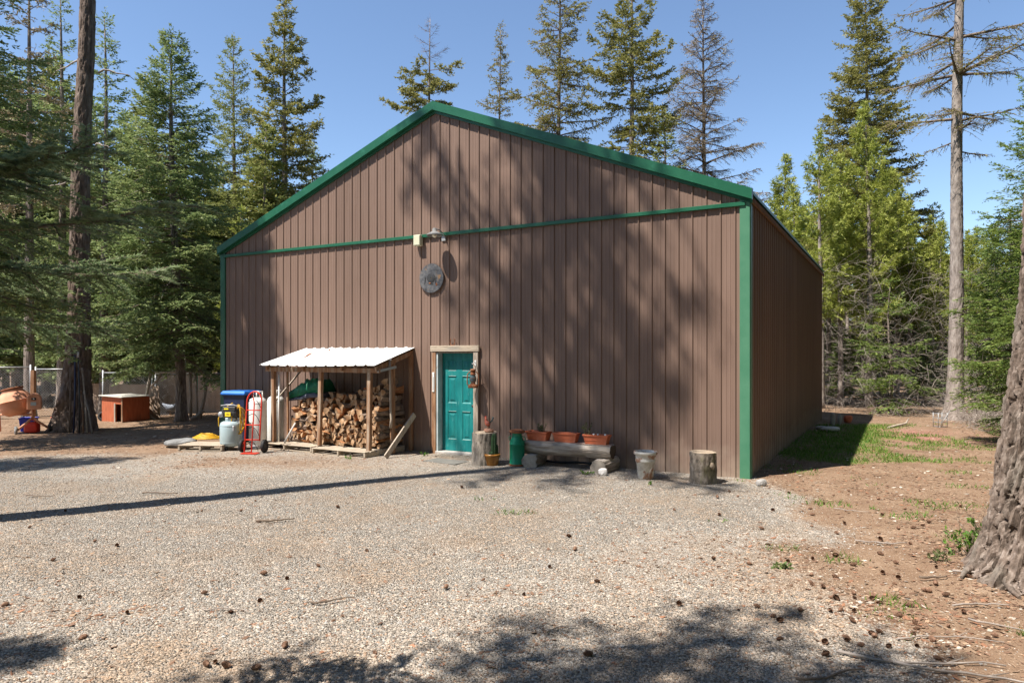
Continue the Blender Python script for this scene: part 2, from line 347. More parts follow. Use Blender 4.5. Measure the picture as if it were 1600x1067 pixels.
GRASS_BLOBS = [(Vector(((RC + V * (3.2 + 1.15 * i) + U * (.75 + .12 * i + .75 * j)))), 1.0, .85, (1. if j == 0 else .22)) for i in range(7) for j in (0, 1)] + [(gp(1300, 690), 1.7, .9, 1.), (gp(1345, 665), 1.3, .8, .9), (gp(1390, 715), 1.0, .5, .8), (gp(1270, 680), .8, .8, .9), (gp(805, 802), .42, .22, .62), (gp(750, 780), .35, .18, .5),
               (gp(1330, 870), .55, .5, .42), (gp(1450, 1000), .6, .35, .42), (gp(1380, 960), .55, .4, .4), (gp(1500, 840), .5, .4, .5), (gp(1215, 858), .3, .2, .5),
               (gp(1560, 1040), .5, .3, .35), (gp(1120, 815), .4, .12, .5), (gp(330, 685), 1.2, .6, .45), (gp(150, 690), 1.5, .3, .3), (gp(1480, 690), 1.6, .4, .2)]
def grass_mask(x, y):
    g = 0 * x
    for c, rx, ry, s in GRASS_BLOBS: g = np.maximum(g, s * np.exp(-((x - c.x) / rx) ** 2 - ((y - c.y) / ry) ** 2))
    n = fbm(np.stack([x * 1.6, y * 1.6, 0 * x + 5], 1), 4)
    extra = .46 * smooth(.48, .68, n) * smooth(2.5, 3.4, x) * (1 - smooth(19, 22, y))
    return np.clip(g * (.5 + 1. * n) + extra, 0, 1)
def red_mask(x, y):
    n = fbm(np.stack([x * .7, y * .7, 0 * x + 8], 1), 4)
    return np.clip(np.exp(-((x - 10) / 2.6) ** 2 - ((y - 17.5) / 2.6) ** 2) * (.1 + n), 0, 1)
def axis(lo, a, b, hi, st):
    return np.concatenate([-np.geomspace(-(lo - a) + 1, 1, 16)[:-1] + a + 1, np.arange(a, b, st), np.geomspace(1, hi - b + 1, 16) + b - 1])
gx = axis(-700, -22, 20, 700, .14); gy = axis(-300, 0, 30, 900, .14)
X, Y = np.meshgrid(gx, gy); xs, ys = X.ravel(), Y.ravel()
zs = gz(xs, ys); fine = (fbm(np.stack([xs * 3, ys * 3, 0 * xs], 1), 3) - .5) * .03; near = (np.abs(xs) < 20) & (ys < 30); zs = zs + fine * near
nx, ny = len(gx), len(gy); idx = np.arange(nx * ny).reshape(ny, nx)
q = np.stack([idx[:-1, :-1].ravel(), idx[:-1, 1:].ravel(), idx[1:, 1:].ravel(), idx[1:, :-1].ravel()], 1)
gm = np.stack([gravel_mask(xs, ys), grass_mask(xs, ys), red_mask(xs, ys)], 1)
def ground_material():
    m, n, l, b = nodes('ground')
    tc = n.new('ShaderNodeTexCoord'); at = n.new('ShaderNodeAttribute'); at.attribute_name = 'zone'; sp = n.new('ShaderNodeSeparateColor'); l.new(at.outputs['Color'], sp.inputs[0])
    def noise(sc, det=6, ro=.65):
        z = n.new('ShaderNodeTexNoise'); z.inputs['Scale'].default_value = sc; z.inputs['Detail'].default_value = det; z.inputs['Roughness'].default_value = ro
        l.new(tc.outputs['Object'], z.inputs['Vector']); return z.outputs[0]
    def mix(f, a, c):
        x = n.new('ShaderNodeMixRGB'); l.new(f, x.inputs[0]); l.new(a, x.inputs[1]); l.new(c, x.inputs[2]); return x.outputs[0]
    def rp(s, st): r = ramp(n, st); l.new(s, r.inputs[0]); return r.outputs[0]
    def edge(mask, ns, amp, lo, hi):
        a = n.new('ShaderNodeMath'); a.operation = 'MULTIPLY_ADD'; a.inputs[1].default_value = amp
        s = n.new('ShaderNodeMath'); s.operation = 'SUBTRACT'; s.inputs[1].default_value = .5; l.new(ns, s.inputs[0]); l.new(s.outputs[0], a.inputs[0]); l.new(mask, a.inputs[2])
        return rp(a.outputs[0], [(lo, (0, 0, 0)), (hi, (1, 1, 1))])
    dirt = rp(noise(1.6, 10, .7), [(.3, (.15, .092, .058)), (.5, (.215, .142, .092)), (.7, (.29, .205, .14))])
    litter = rp(noise(38, 4, .6), [(.36, (.9, .9, .9)), (.44, (0, 0, 0))]); lc = n.new('ShaderNodeRGB'); lc.outputs[0].default_value = (.11, .068, .045, 1); dirt = mix(litter, dirt, lc.outputs[0])
    bits = rp(noise(55, 3, .5), [(.64, (0, 0, 0)), (.70, (1, 1, 1))]); bc = n.new('ShaderNodeRGB'); bc.outputs[0].default_value = (.50, .42, .33, 1); dirt = mix(bits, dirt, bc.outputs[0])
    redc = rp(noise(20, 6), [(.35, (.20, .085, .06)), (.65, (.40, .22, .175))]); dirt = mix(edge(sp.outputs[2], noise(9), 1.2, .3, .7), dirt, redc)
    vo = n.new('ShaderNodeTexVoronoi'); vo.inputs['Scale'].default_value = 70; vo.inputs['Randomness'].default_value = 1; l.new(tc.outputs['Object'], vo.inputs['Vector'])
    sc = n.new('ShaderNodeSeparateColor'); l.new(vo.outputs['Color'], sc.inputs[0])
    grav = rp(sc.outputs[0], [(0, (.16, .14, .115)), (.25, (.265, .234, .196)), (.55, (.355, .317, .268)), (.8, (.43, .392, .338)), (1, (.54, .505, .455))])
    warm = n.new('ShaderNodeRGB'); warm.outputs[0].default_value = (.40, .285, .19, 1)
    grav = mix(rp(noise(.9, 8, .7), [(.48, (0, 0, 0)), (.72, (.75, .75, .75))]), grav, warm.outputs[0])
    base = mix(edge(sp.outputs[0], noise(11, 6), 1.3, .3, .72), dirt, grav)
    grn = rp(noise(25, 5), [(.3, (.10, .10, .03)), (.7, (.20, .20, .06))])
    base = mix(edge(sp.outputs[1], noise(13, 8, .75), 1.5, .42, .95), base, grn)
    l.new(base, b.inputs['Base Color']); b.inputs['Roughness'].default_value = .95; b.inputs['Specular IOR Level'].default_value = .15
    bn = n.new('ShaderNodeBump'); bn.inputs['Strength'].default_value = .9; bn.inputs['Distance'].default_value = .012
    hm = n.new('ShaderNodeMath'); hm.operation = 'MULTIPLY_ADD'; l.new(vo.outputs['Distance'], hm.inputs[0]); hm.inputs[1].default_value = -14; l.new(noise(70, 4), hm.inputs[2]); l.new(hm.outputs[0], bn.inputs['Height']); ms_ = n.new('ShaderNodeMapRange'); ms_.inputs[3].default_value = .3; ms_.inputs[4].default_value = .7; l.new(sp.outputs[0], ms_.inputs[0]); l.new(ms_.outputs[0], bn.inputs['Strength']); l.new(bn.outputs[0], b.inputs['Normal'])
    return m
m_ground = ground_material()
struct(npmesh('ground', np.stack([xs, ys, zs], 1), q, m_ground, smooth=True, col={'zone': gm}, quads=True))

# loose stones lying on the drive: nobody could count them
rg = np.random.RandomState(3)
def in_barn(x, y):
    u = (x - L[0]) * U[0] + (y - L[1]) * U[1]; d = -((x - L[0]) * V[0] + (y - L[1]) * V[1]); return (u > -.02) & (u < WL + .02) & (d < .03) & (d > -WD)
def scatter_stones(n, y0, y1, pw, r0, r1, lim):
    yy = (y0 ** (1 - pw) + rg.rand(n) * (y1 ** (1 - pw) - y0 ** (1 - pw))) ** (1 / (1 - pw)); xx = (rg.rand(n) * 2 - 1) * .80 * yy
    g = gravel_mask(xx, yy); k = (rg.rand(n) < np.clip(g * 1.0 + lim, 0, 1)) & ~in_barn(xx, yy); xx, yy = xx[k], yy[k]
    return xx, yy, r0 + (r1 - r0) * rg.rand(len(xx)) ** 2.2
a = scatter_stones(300000, 3.6, 14.5, 1.4, .0042, .0132, .02)
px_, py_, pr = a; n_ = len(px_)
octa = np.array([[1, 0, 0], [0, 1, 0], [-1, 0, 0], [0, -1, 0], [0, 0, 1], [0, 0, -1]], float)
ofc = np.array([[0, 1, 4], [1, 2, 4], [2, 3, 4], [3, 0, 4], [1, 0, 5], [2, 1, 5], [3, 2, 5], [0, 3, 5]])
sv = octa[None] * (1 + .55 * (rg.rand(n_, 6, 3) - .5)) + .3 * (rg.rand(n_, 6, 3) - .5)
th = rg.rand(n_) * 6.283; c_, s_ = np.cos(th), np.sin(th); asp = np.stack([.8 + .6 * rg.rand(n_), .7 + .4 * rg.rand(n_), .38 + .3 * rg.rand(n_)], 1)
sv = sv * asp[:, None, :] * pr[:, None, None]
sx_ = sv[:, :, 0] * c_[:, None] - sv[:, :, 1] * s_[:, None]; sy_ = sv[:, :, 0] * s_[:, None] + sv[:, :, 1] * c_[:, None]
zz = gz(px_, py_) + (fbm(np.stack([px_ * 3, py_ * 3, 0 * px_], 1), 3) - .5) * .03
sv = np.stack([sx_ + px_[:, None], sy_ + py_[:, None], sv[:, :, 2] + (zz + pr * .22)[:, None]], 2)
t_ = rg.rand(n_); val = np.clip(rg.normal(.31, .085, n_), .12, .56); col = val[:, None] * np.array([1.09, .945, .785])
col = np.where((t_ < .10)[:, None], val[:, None] * np.array([1.0, .66, .45]), col); col = np.where((t_ > .86)[:, None], val[:, None] * np.array([.97, .94, .88]), col)
col = np.where(((t_ > .10) & (t_ < .125))[:, None], np.array([.13, .075, .05]), col)
patch = fbm(np.stack([px_ * .9 + 4, py_ * .9, 0 * px_ + 2], 1), 4); k_ = np.clip((patch - .48) * 3.2, 0, .7)[:, None]
col = col * (1 - k_) + k_ * val[:, None] * np.array([1.0, .74, .52])
m_peb = attrmat('pebble', 'col')
stuff(npmesh('gravel', sv.reshape(-1, 3), (ofc[None] + 6 * np.arange(n_)[:, None, None]).reshape(-1, 3), m_peb, smooth=False, col=np.repeat(col, 6, 0)), 'pale crushed gravel spread over the yard in front of the barn', 'gravel')

# needle litter, bark flakes and bits of stone on the bare dirt
def litter(n, seed):
    rg = np.random.RandomState(seed); yy = (4.0 ** -.3 + rg.rand(n) * (22 ** -.3 - 4.0 ** -.3)) ** (-1 / .3); xx = (rg.rand(n) * 2 - 1) * .80 * yy; g = gravel_mask(xx, yy); cl = fbm(np.stack([xx * 1.1, yy * 1.1, 0 * xx + 6], 1), 4)
    k = (rg.rand(n) < np.clip((1 - g) * (.15 + 2.6 * (cl - .33)), .03, 1)) & ~in_barn(xx, yy); xx, yy = xx[k], yy[k]; m = len(xx)
    ln = (.006 + .026 * rg.rand(m) ** 2) * (1 + yy * .03); wd = ln * (.18 + .5 * rg.rand(m)); th = rg.rand(m) * 6.283; dx, dy = np.cos(th), np.sin(th); z = gz(xx, yy) + (fbm(np.stack([xx * 3, yy * 3, 0 * xx], 1), 3) - .5) * .03 + .003; h = ln * (.1 + .5 * rg.rand(m))
    v = np.stack([np.stack([xx - dx * ln, yy - dy * ln, z], 1), np.stack([xx - dy * wd, yy + dx * wd, z + h * .5], 1), np.stack([xx + dx * ln, yy + dy * ln, z + h * rg.rand(m)], 1), np.stack([xx + dy * wd, yy - dx * wd, z], 1)], 1)
    t = rg.rand(m); val = .75 + .6 * rg.rand(m); c = np.where((t < .5)[:, None], np.array([.17, .10, .065]), np.where((t < .75)[:, None], np.array([.28, .19, .125]), np.where((t < .92)[:, None], np.array([.24, .12, .07]), np.array([.40, .35, .29])))) * val[:, None]
    f = np.arange(m)[:, None, None] * 4 + np.array([[0, 2, 1], [0, 3, 2]])
    stuff(npmesh('needle_litter', v.reshape(-1, 3), f.reshape(-1, 3), attrmat('litter', 'col'), smooth=False, col=np.repeat(c, 4, 0)), 'brown needle litter, bark flakes and grit lying on the bare dirt', 'needle litter')
litter(115000, 17)
# grass blades
def grass_blades(name, n, thr, h0, h1, label, mat, seed):
    rg = np.random.RandomState(seed); yy = 4.2 + 15.8 * rg.rand(n * 6) ** .9; xx = yy * (-.75 + 1.5 * rg.rand(n * 6)); g = grass_mask(xx, yy)
    k = (g * rg.rand(len(xx)) ** .5 > thr) & ~in_barn(xx, yy); xx, yy, g = xx[k][:n], yy[k][:n], g[k][:n]; m = len(xx)
    th = rg.rand(m) * 6.283; hh = (h0 + (h1 - h0) * rg.rand(m)) * (.4 + .9 * g); ww = .0035 + .003 * rg.rand(m) + yy * .00018; z = gz(xx, yy) + 0 * xx - .005
    dx, dy = np.cos(th), np.sin(th); ln = hh * (.3 + .7 * rg.rand(m)); ta = rg.rand(m) * 6.283
    v = np.stack([np.stack([xx - dx * ww, yy - dy * ww, z], 1), np.stack([xx + dx * ww, yy + dy * ww, z], 1), np.stack([xx + np.cos(ta) * ln, yy + np.sin(ta) * ln, z + hh], 1)], 1)
    stuff(npmesh(name, v.reshape(-1, 3), np.arange(3 * m).reshape(-1, 3), mat), label, 'grass')
grass_blades('grass', 30000, .34, .025, .09, 'short green grass growing beside the shaded barn wall and in thin patches', m_weed, 5)

# ------------------------------------------------------------------ barn
barn = thing('pole_barn', 'large brown ribbed metal barn with green trim and a low gabled roof', 'barn', W(0, 0, 0), A)
EV, RZ = 4.62, 7.10              # eave and ridge height
RU = wp(680, 172)[0]             # ridge position along the wall
BELT = 4.47
PITCH = WL / 54
d0u, d1u = wp(686, 700)[0], wp(741, 700)[0]; dzt = 2.05
def slope(u): return np.interp(u, [0, RU, WL], [EV, RZ, EV])
def profile(length, h=.021, minor=.0035):
    pts = []; n = int(round(length / PITCH))
    for i in range(n):
        o = i * PITCH
        pts += [(o, 0), (o + .012, h), (o + .026, h), (o + .040, 0)]
        for c in (.105, .17): pts += [(o + c - .012, 0), (o + c - .005, minor), (o + c + .005, minor), (o + c + .012, 0)]
    pts.append((length, 0)); return pts
def ribbed(name, length, ztop, zbot, place, mat, parent, hole=None, bump_out=1):
    pts = profile(length)
    if hole: 
        pts = [p for p in pts if not any(abs(p[0] - e) < .006 for e in hole[:2])]
        ex = [(e + dlt, 0.0) for e in hole[:2] for dlt in (0,)]; us = [p[0] for p in pts]; of = [p[1] for p in pts]
        pts = sorted(pts + [(e, float(np.interp(e, us, of))) for e, _ in ex])
    mb = MB()
    for (a, oa), (b, ob) in zip(pts[:-1], pts[1:]):
        m = .5 * (a + b); z0 = zbot
        if hole and hole[0] < m < hole[1]: z0 = hole[2]
        mb.add([place(a, oa, z0), place(b, ob, z0), place(b, ob, ztop(b)), place(a, oa, ztop(a))], [(0, 1, 2, 3)])
    return mb.build(name, mat, parent)
fw = lambda u, o, z: (u, -o, z)
ribbed('wall', WL, lambda u: BELT, -.06, fw, m_siding, barn, hole=(d0u - .012, d1u + .012, dzt + .012))
ribbed('gable_panel', WL, lambda u: float(slope(u)) - .05, BELT, lambda u, o, z: (u, -o + .004, z), m_siding, barn)
nd = WD
sidew = lambda u, o, z: (WL + o, u, z)
ribbed('wall', nd, lambda u: EV - .04, -.06, sidew, m_siding, barn)
ribbed('wall', nd, lambda u: EV - .04, -.06, lambda u, o, z: (-o, nd - u, z), m_siding, barn)
ribbed('wall', WL, lambda u: float(slope(WL - u)) - .05, -.06, lambda u, o, z: (WL - u, nd + o, z), m_siding, barn)
m_fast = M('screw_head', [(.05, .035, .03), (.09, .065, .055)], 9, .5)
# roof: two ribbed sheets with real thickness
fo, so_ = .08, .065               # front and side overhang
sl_ = (RZ - EV) / (WL - RU); 
def roof_side(u_out, sgn):
    mb = MB(); ys = np.arange(-fo, nd + fo, PITCH); ro, zo = u_out, EV - abs(u_out - (WL if sgn > 0 else 0)) * (RZ - EV) / (abs(RU - (WL if sgn > 0 else 0)))
    for y in ys:
        y2 = min(y + PITCH, nd + fo)
        for (a, b, h) in ((y, y + .02, .022), (y + .02, y2, 0)):
            mb.add([(RU, a, RZ + .07 + h), (RU, b, RZ + .07 + h), (ro, b, zo + .07 + h), (ro, a, zo + .07 + h)], [(0, 1, 2, 3) if sgn < 0 else (3, 2, 1, 0)])
            mb.add([(ro, a, zo + .02), (ro, b, zo + .02), (ro, b, zo + .07 + h), (ro, a, zo + .07 + h)], [(0, 1, 2, 3)])
    mb.add([(RU, -fo, RZ + .02), (RU, nd + fo, RZ + .02), (ro, nd + fo, zo + .02), (ro, -fo, zo + .02)], [(0, 1, 2, 3)])
    return mb.build('roof', m_roof, barn)
roof_side(WL + so_, 1); roof_side(-so_, -1)
# rake trim (two sloping boards), ridge joint, corner posts, belt flashing, eave boards
def rake(u_out):
    zo = EV - so_ * sl_ ; mb = MB(); t = .175
    def sec(u, z): return [(u, -fo - .03, z - t + .10), (u, -fo - .03, z + .10), (u, -fo + .10, z + .115), (u, -.028, z - t + .10)]
    a, b = sec(RU, RZ), sec(u_out, zo)
    mb.add(a + b, [(0, 1, 5, 4), (1, 2, 6, 5), (3, 0, 4, 7), (4, 5, 6, 7), (3, 2, 1, 0)])
    o = mb.build('rake_trim', m_green, barn)
    mb = MB(); mb.add([(RU, -.034, RZ - t + .10), (RU, -.034, RZ - t + .045), (u_out, -.034, zo - t + .045), (u_out, -.034, zo - t + .10)], [(0, 1, 2, 3)]); mb.add([(RU, -.034, RZ - t + .045), (RU, -.0, RZ - t + .045), (u_out, -.0, zo - t + .045), (u_out, -.034, zo - t + .045)], [(0, 1, 2, 3)]); mb.build('flashing', m_green, barn)
rake(WL + so_); rake(-so_)
def corner(u, sg):
    mb = MB(); wd = .14
    a, b = (u - wd, u + .024) if sg > 0 else (u - .03, u + wd)
    mb.box(a, b, -.034, .004, -.06, EV - .06)
    mb.box(u + .003 if sg > 0 else u - .031, u + .031 if sg > 0 else u - .003, .0045, .15, -.06, EV - .06)
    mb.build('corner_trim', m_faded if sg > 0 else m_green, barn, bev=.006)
corner(WL, 1); corner(0, -1)
MB().box(.06, WL - .05, -.058, .002, BELT - .035, BELT + .03).build('belt_trim', m_green, barn, bev=.004)
mb = MB()
for i in range(int(nd / .06)):
    mb.box(WL + .035, WL + so_ - .01 + .012 * (i % 2), i * .06, i * .06 + .058, EV - .14, EV - .055)
mb.build('eave_board', m_fascia, barn)

# door in its opening
dm = MB(); rec = .11
dw = d1u - d0u
dr = bpy.data.objects.new('door', None); C.objects.link(dr); dr.parent = barn; dr.location = (d0u, rec, .05)
def door_leaf():
    w, h = dw - .02, dzt - .06; mb = MB()
    xs = [0, .13, .13 + (w - .39) / 2, .26 + (w - .39) / 2, w - .13, w]; zs = [0, .24, .80, 1.00, 1.56, 1.68, h - .11, h]
    zs = [0, .23, .80, .97, 1.52, 1.63, h - .13, h]
    for i in range(5):
        for j in range(7):
            x0, x1, z0, z1 = xs[i], xs[i + 1], zs[j], zs[j + 1]
            if i in (1, 3) and j in (1, 3, 5):
                rings = [(0, 0), (.022, .016), (.04, .016), (.075, .004)]; vs = []; fs = []
                for ins, dep in rings: vs += [(x0 + ins, dep, z0 + ins), (x1 - ins, dep, z0 + ins), (x1 - ins, dep, z1 - ins), (x0 + ins, dep, z1 - ins)]
                for k in range(3):
                    for e in range(4): fs.append((k * 4 + e, k * 4 + (e + 1) % 4, k * 4 + 4 + (e + 1) % 4, k * 4 + 4 + e))
                fs.append((12, 13, 14, 15)); mb.add(vs, fs)
            else: mb.add([(x0, 0, z0), (x1, 0, z0), (x1, 0, z1), (x0, 0, z1)], [(0, 1, 2, 3)])
    mb.add([(0, 0, 0), (w, 0, 0), (w, .045, 0), (0, .045, 0), (0, 0, h), (w, 0, h), (w, .045, h), (0, .045, h)], [(3, 2, 1, 0), (4, 5, 6, 7), (1, 2, 6, 5), (3, 0, 4, 7), (2, 3, 7, 6)])
    return mb.build('panel_leaf', m_teal, dr), w, h
leaf, dwid, dhei = door_leaf(); leaf.location = (.01, 0, 0)
wm_ = M('sunlit_teal', [(.25, .45, .43), (.45, .58, .55)], 25, .6)  # pale colour paints the sun caught by the panel ledges
for zc in (.80, .23, 1.52, 1.63):
    for (a, b) in ((.16, .34), (dwid - .34, dwid - .16)):
        mb = MB()
        if zc > 1.3: mb.box(a + .005, b - .005, -.0015, .012, zc + .0035, zc + .013)
        else: mb.box(a, b, -.0015, .012, zc + .0035, zc + .011)
        mb.build('sunlit_ledge', wm_, dr).location = (.01, 0, 0)
kn = MB(); mt = Matrix.Translation((dwid - .05, -.0, .93)) @ Matrix.Rotation(R(90), 4, 'X'); kn.lathe([(.012, 0), (.03, .003), (.03, .008), (.011, .014), (.011, .035), (.026, .042), (.029, .055), (.02, .068), (.004, .071)], 16, m=mt); kn.build('handle', m_dark, dr)
kn = MB(); mt = Matrix.Translation((dwid - .05, -.0, 1.07)) @ Matrix.Rotation(R(90), 4, 'X'); kn.lathe([(.03, 0), (.03, .01), (.022, .016), (.003, .018)], 16, m=mt); kn.build('deadbolt', m_dark, dr)
fr = bpy.data.objects.new('door_frame', None); C.objects.link(fr); fr.parent = barn; fr.location = (d0u, 0, 0)
MB().box(-.035, .002, -.045, rec + .05, -.02, dzt).build('jamb', m_jamb, fr, bev=.003)
MB().box(dw - .002, dw + .012, -.028, rec + .05, -.02, dzt).build('jamb', m_jamb, fr, bev=.003)
MB().box(-.002, dw + .0, -.028, rec + .05, dzt - .004, dzt + .014).build('jamb', m_grey_wood, fr, bev=.003)
MB().box(-.14, -.04, -.066, -.022, -.02, dzt + .02).build('casing', m_wood, fr, bev=.005)
MB().box(dw + .014, dw + .125, -.066, -.022, -.02, dzt + .02).build('casing', m_grey_wood, fr, bev=.005)
MB().box(-.17, dw + .15, -.078, -.022, dzt + .023, dzt + .145).build('header', m_wood_h, fr, bev=.006)
MB().box(-.05, dw + .03, -.075, rec + .05, -.03, .045).build('threshold', m_concrete, fr, bev=.008)
# dark sheet added behind the door so that its joints show no daylight
MB().box(d0u - .3, d1u + .3, rec + .06, rec + .10, 0, 2.4).build('daylight_blocker', m_dark, barn)
# ------------------------------------------------------------------ trees
def unit(a): return a / np.maximum(np.linalg.norm(a, axis=-1, keepdims=True), 1e-9)
def tubes_np(polys, radii, n=4):
    """many open tubes at once: polys (B,K,3), radii (B,K)"""
    B, K, _ = polys.shape; t = np.gradient(polys, axis=1); t = unit(t); up = np.zeros_like(t); up[..., 2] = 1; par = np.abs(t[..., 2]) > .95; up[par] = (1, 0, 0)
    x = unit(np.cross(t, up)); y = np.cross(t, x); a = np.arange(n) * 2 * np.pi / n
    v = polys[:, :, None] + (x[:, :, None] * np.cos(a)[None, None, :, None] + y[:, :, None] * np.sin(a)[None, None, :, None]) * radii[:, :, None, None]
    i = np.arange(B * K * n).reshape(B, K, n); j = np.roll(i, -1, 2)
    q = np.stack([i[:, :-1], j[:, :-1], j[:, 1:], i[:, 1:]], -1).reshape(-1, 4)
    return v.reshape(-1, 3), np.concatenate([q[:, [0, 1, 2]], q[:, [0, 2, 3]]])
PROF = {
    'cone': lambda t: (1 - t) ** .85 * np.minimum(1, .6 + t * 5),
    'fir': lambda t: (1 - t) ** .72 * np.minimum(1, .75 + t * 3),
    'round': lambda t: np.sin(np.pi * (.12 + .86 * t)) ** .8,
    'column': lambda t: (1 - t ** 2.2) * np.minimum(1, .45 + t * 3),
    'larch': lambda t: (1 - t) ** .8 * np.minimum(1, .5 + t * 3.0),
}
def conifer(seed, H, Rad, c0=.1, prof='fir', nb=110, el=(-12, 35), sag=.22, tip=.14, sp=.11, s0=.12, tl=.45, nl=.075, nw=.016, dens=34, flat=.35, gap=.0, tr=None, lean=(0, 0), wig=.05, mats=None, bark=None, br_r=.011, droop=.15, wild=.35, dead=0, dtop=None, tuft=False, leader=True, twigwood=False, bare_top=2., oneside=None, bough=None):
    rg = np.random.RandomState(seed); tr = tr or H * .011
    # trunk path
    def path(z):
        z = np.asarray(z, float); k = z / H
        return np.stack([lean[0] * k + wig * np.sin(k * 5 + seed) * k * (1 - .3 * k) * 2, lean[1] * k + wig * np.cos(k * 4.2 + seed * 1.7) * k * 2, z], -1)
    K = 14; zz = np.linspace(0, 1, K) ** 1.4 * H; zz[0] = -.15; rad = tr * (1 - zz / H) ** .85 + .012; rad[0] *= 1.5; rad[1] *= 1.12
    mb = MB(); mb.tube(path(zz), list(rad), 9); trunk = mb
    # branches
    t = np.sort(rg.rand(nb)) * .93 + .07 * rg.rand(nb); t = np.clip((np.arange(nb) + rg.rand(nb)) / nb + rg.normal(0, .01, nb), 0, .99)
    wh = rg.rand(nb) < .6; nwh = max(6, nb // 6); t = np.where(wh, np.round(t * nwh) / nwh, t); t = np.clip(t, .0, .985)
    az = np.arange(nb) * 2.39996 + rg.normal(0, .5, nb)
    if oneside is not None: az = oneside[0] + (rg.rand(nb) * 2 - 1) * oneside[1]
    Lb = Rad * PROF[prof](t) * (1 - wild + 1.35 * wild * rg.rand(nb)) + .12
    if gap: keep = rg.rand(nb) > gap; t, az, Lb = t[keep], az[keep], Lb[keep]
    B = len(t); z0 = (c0 + (1 - c0) * t) * H; e = np.radians(el[0] + (el[1] - el[0]) * t ** 1.3 + rg.normal(0, 7, B)); 
    s = np.linspace(0, 1, 7); base = path(z0); dirh = np.stack([np.cos(az), np.sin(az), 0 * az], 1)
    sg = sag * (1 - .5 * t) * (.6 + .8 * rg.rand(B)); perp = np.stack([-np.sin(az), np.cos(az), 0 * az], 1) * rg.normal(0, .08, B)[:, None]
    poly = base[:, None] + dirh[:, None] * (Lb * np.cos(e))[:, None, None] * s[None, :, None] + perp[:, None] * (Lb[:, None, None] * (s ** 2)[None, :, None])
    poly[:, :, 2] += Lb[:, None] * (np.sin(e)[:, None] * s[None] - sg[:, None] * s[None] ** 1.7 + tip * s[None] ** 4)
    br = np.clip(br_r * (Lb[:, None] ** .7) * (1 - .88 * s[None]), .0025, 1) * 1.3
    V_, T_ = tubes_np(poly, br, 4); allv = [V_]; allt = [T_]; mi = [np.zeros(len(T_), int)]; off = len(V_)
    # twigs
    nt = np.maximum(2, (Lb / sp)).astype(int); bi = np.repeat(np.arange(B), nt * 2); side = np.where(rg.rand(len(bi)) < .5, 1., -1.)
    S_ = s0 + (1 - s0) * rg.rand(len(bi)) ** .8
    f = S_ * 6; i0 = np.clip(f.astype(int), 0, 5); fr = (f - i0)[:, None]; p = poly[bi, i0] * (1 - fr) + poly[bi, i0 + 1] * fr; tan = unit(poly[bi, i0 + 1] - poly[bi, i0])
    sd = unit(np.cross(tan, np.array([0, 0, 1.]))) * side[:, None]; ang = np.radians(52 + rg.normal(0, 14, len(bi)))[:, None]
    td = tan * np.cos(ang) + sd * np.sin(ang); td[:, 2] += rg.normal(-droop, .16, len(bi)); 
    if tuft: td = unit(tan * .5 + rg.normal(0, .75, td.shape) + np.array([0, 0, .3]))
    td = unit(td); Lt = tl * (1 - .62 * S_) * (.55 + .8 * rg.rand(len(bi))) * np.clip(Lb[bi] / (Rad * .6 + .01), .35, 1.25) + nl
    # each branch ends in a twig of its own; and the leader
    p = np.concatenate([p, poly[:, 5]]); td = np.concatenate([td, unit(poly[:, 6] - poly[:, 5])]); Lt = np.concatenate([Lt, np.linalg.norm(poly[:, 6] - poly[:, 5], axis=1) + nl])
    if leader:
        zl = np.linspace(H * .93, H, 6); p = np.concatenate([p, path(zl)]); d = np.tile([0, 0, 1.], (6, 1)) + rg.normal(0, .25, (6, 3)); td = np.concatenate([td, unit(d)]); Lt = np.concatenate([Lt, np.full(6, H * .022)])
    if twigwood:
        tp = p[:, None] + td[:, None] * (Lt[:, None, None] * np.array([0, .5, 1.])[None, :, None]); tp[:, 2, 2] -= .12 * Lt
        V_, T_ = tubes_np(tp, np.tile(np.array([[.006, .0045, .002]]), (len(p), 1)) * (1 if twigwood is True else twigwood), 3); allv.append(V_); allt.append(T_ + off); mi.append(np.zeros(len(T_), int)); off += len(V_)
    nc = np.maximum(2, Lt * dens * (.6 + .8 * rg.rand(len(Lt)))).astype(int); tt_ = np.concatenate([t[bi], t, np.full(len(Lt) - len(bi) - B, 1.)]); nc = np.where(tt_ > bare_top, 0, nc); ti = np.repeat(np.arange(len(Lt)), nc); N = len(ti)
    a = rg.rand(N); q = p[ti] + td[ti] * (Lt[ti] * a)[:, None]; q[:, 2] -= .12 * Lt[ti] * a ** 2
    side = unit(np.cross(td[ti], np.array([0, 0, 1.]))) * np.where(rg.rand(N) < .5, 1., -1.)[:, None]
    rnd = rg.normal(0, 1, (N, 3)); cd_ = unit(td[ti] * (.55 + .4 * rg.rand(N))[:, None] + side * (.75 * (1 if not tuft else .3)) + rnd * np.array([flat, flat, flat * .8]))
    nrm = unit(np.cross(cd_, rnd)); up = np.tile([0, 0, 1.], (N, 1)); wv = unit(np.cross(cd_, up + rnd * (.35 + flat)))
    ll = nl * (.6 + .8 * rg.rand(N)); ww = nw * (.7 + .6 * rg.rand(N))
    tipv = q + cd_ * ll[:, None]; mid = q + cd_ * (ll * .45)[:, None]
    fv = np.stack([q, mid + wv * ww[:, None], tipv, mid - wv * ww[:, None]], 1).reshape(-1, 3); k4 = np.arange(N)[:, None] * 4 + off
    allv.append(fv); allt.append(np.concatenate([k4 + np.array([[0, 1, 2]]), k4 + np.array([[0, 2, 3]])])); mi.append(np.ones(2 * N, int)); off += len(fv)
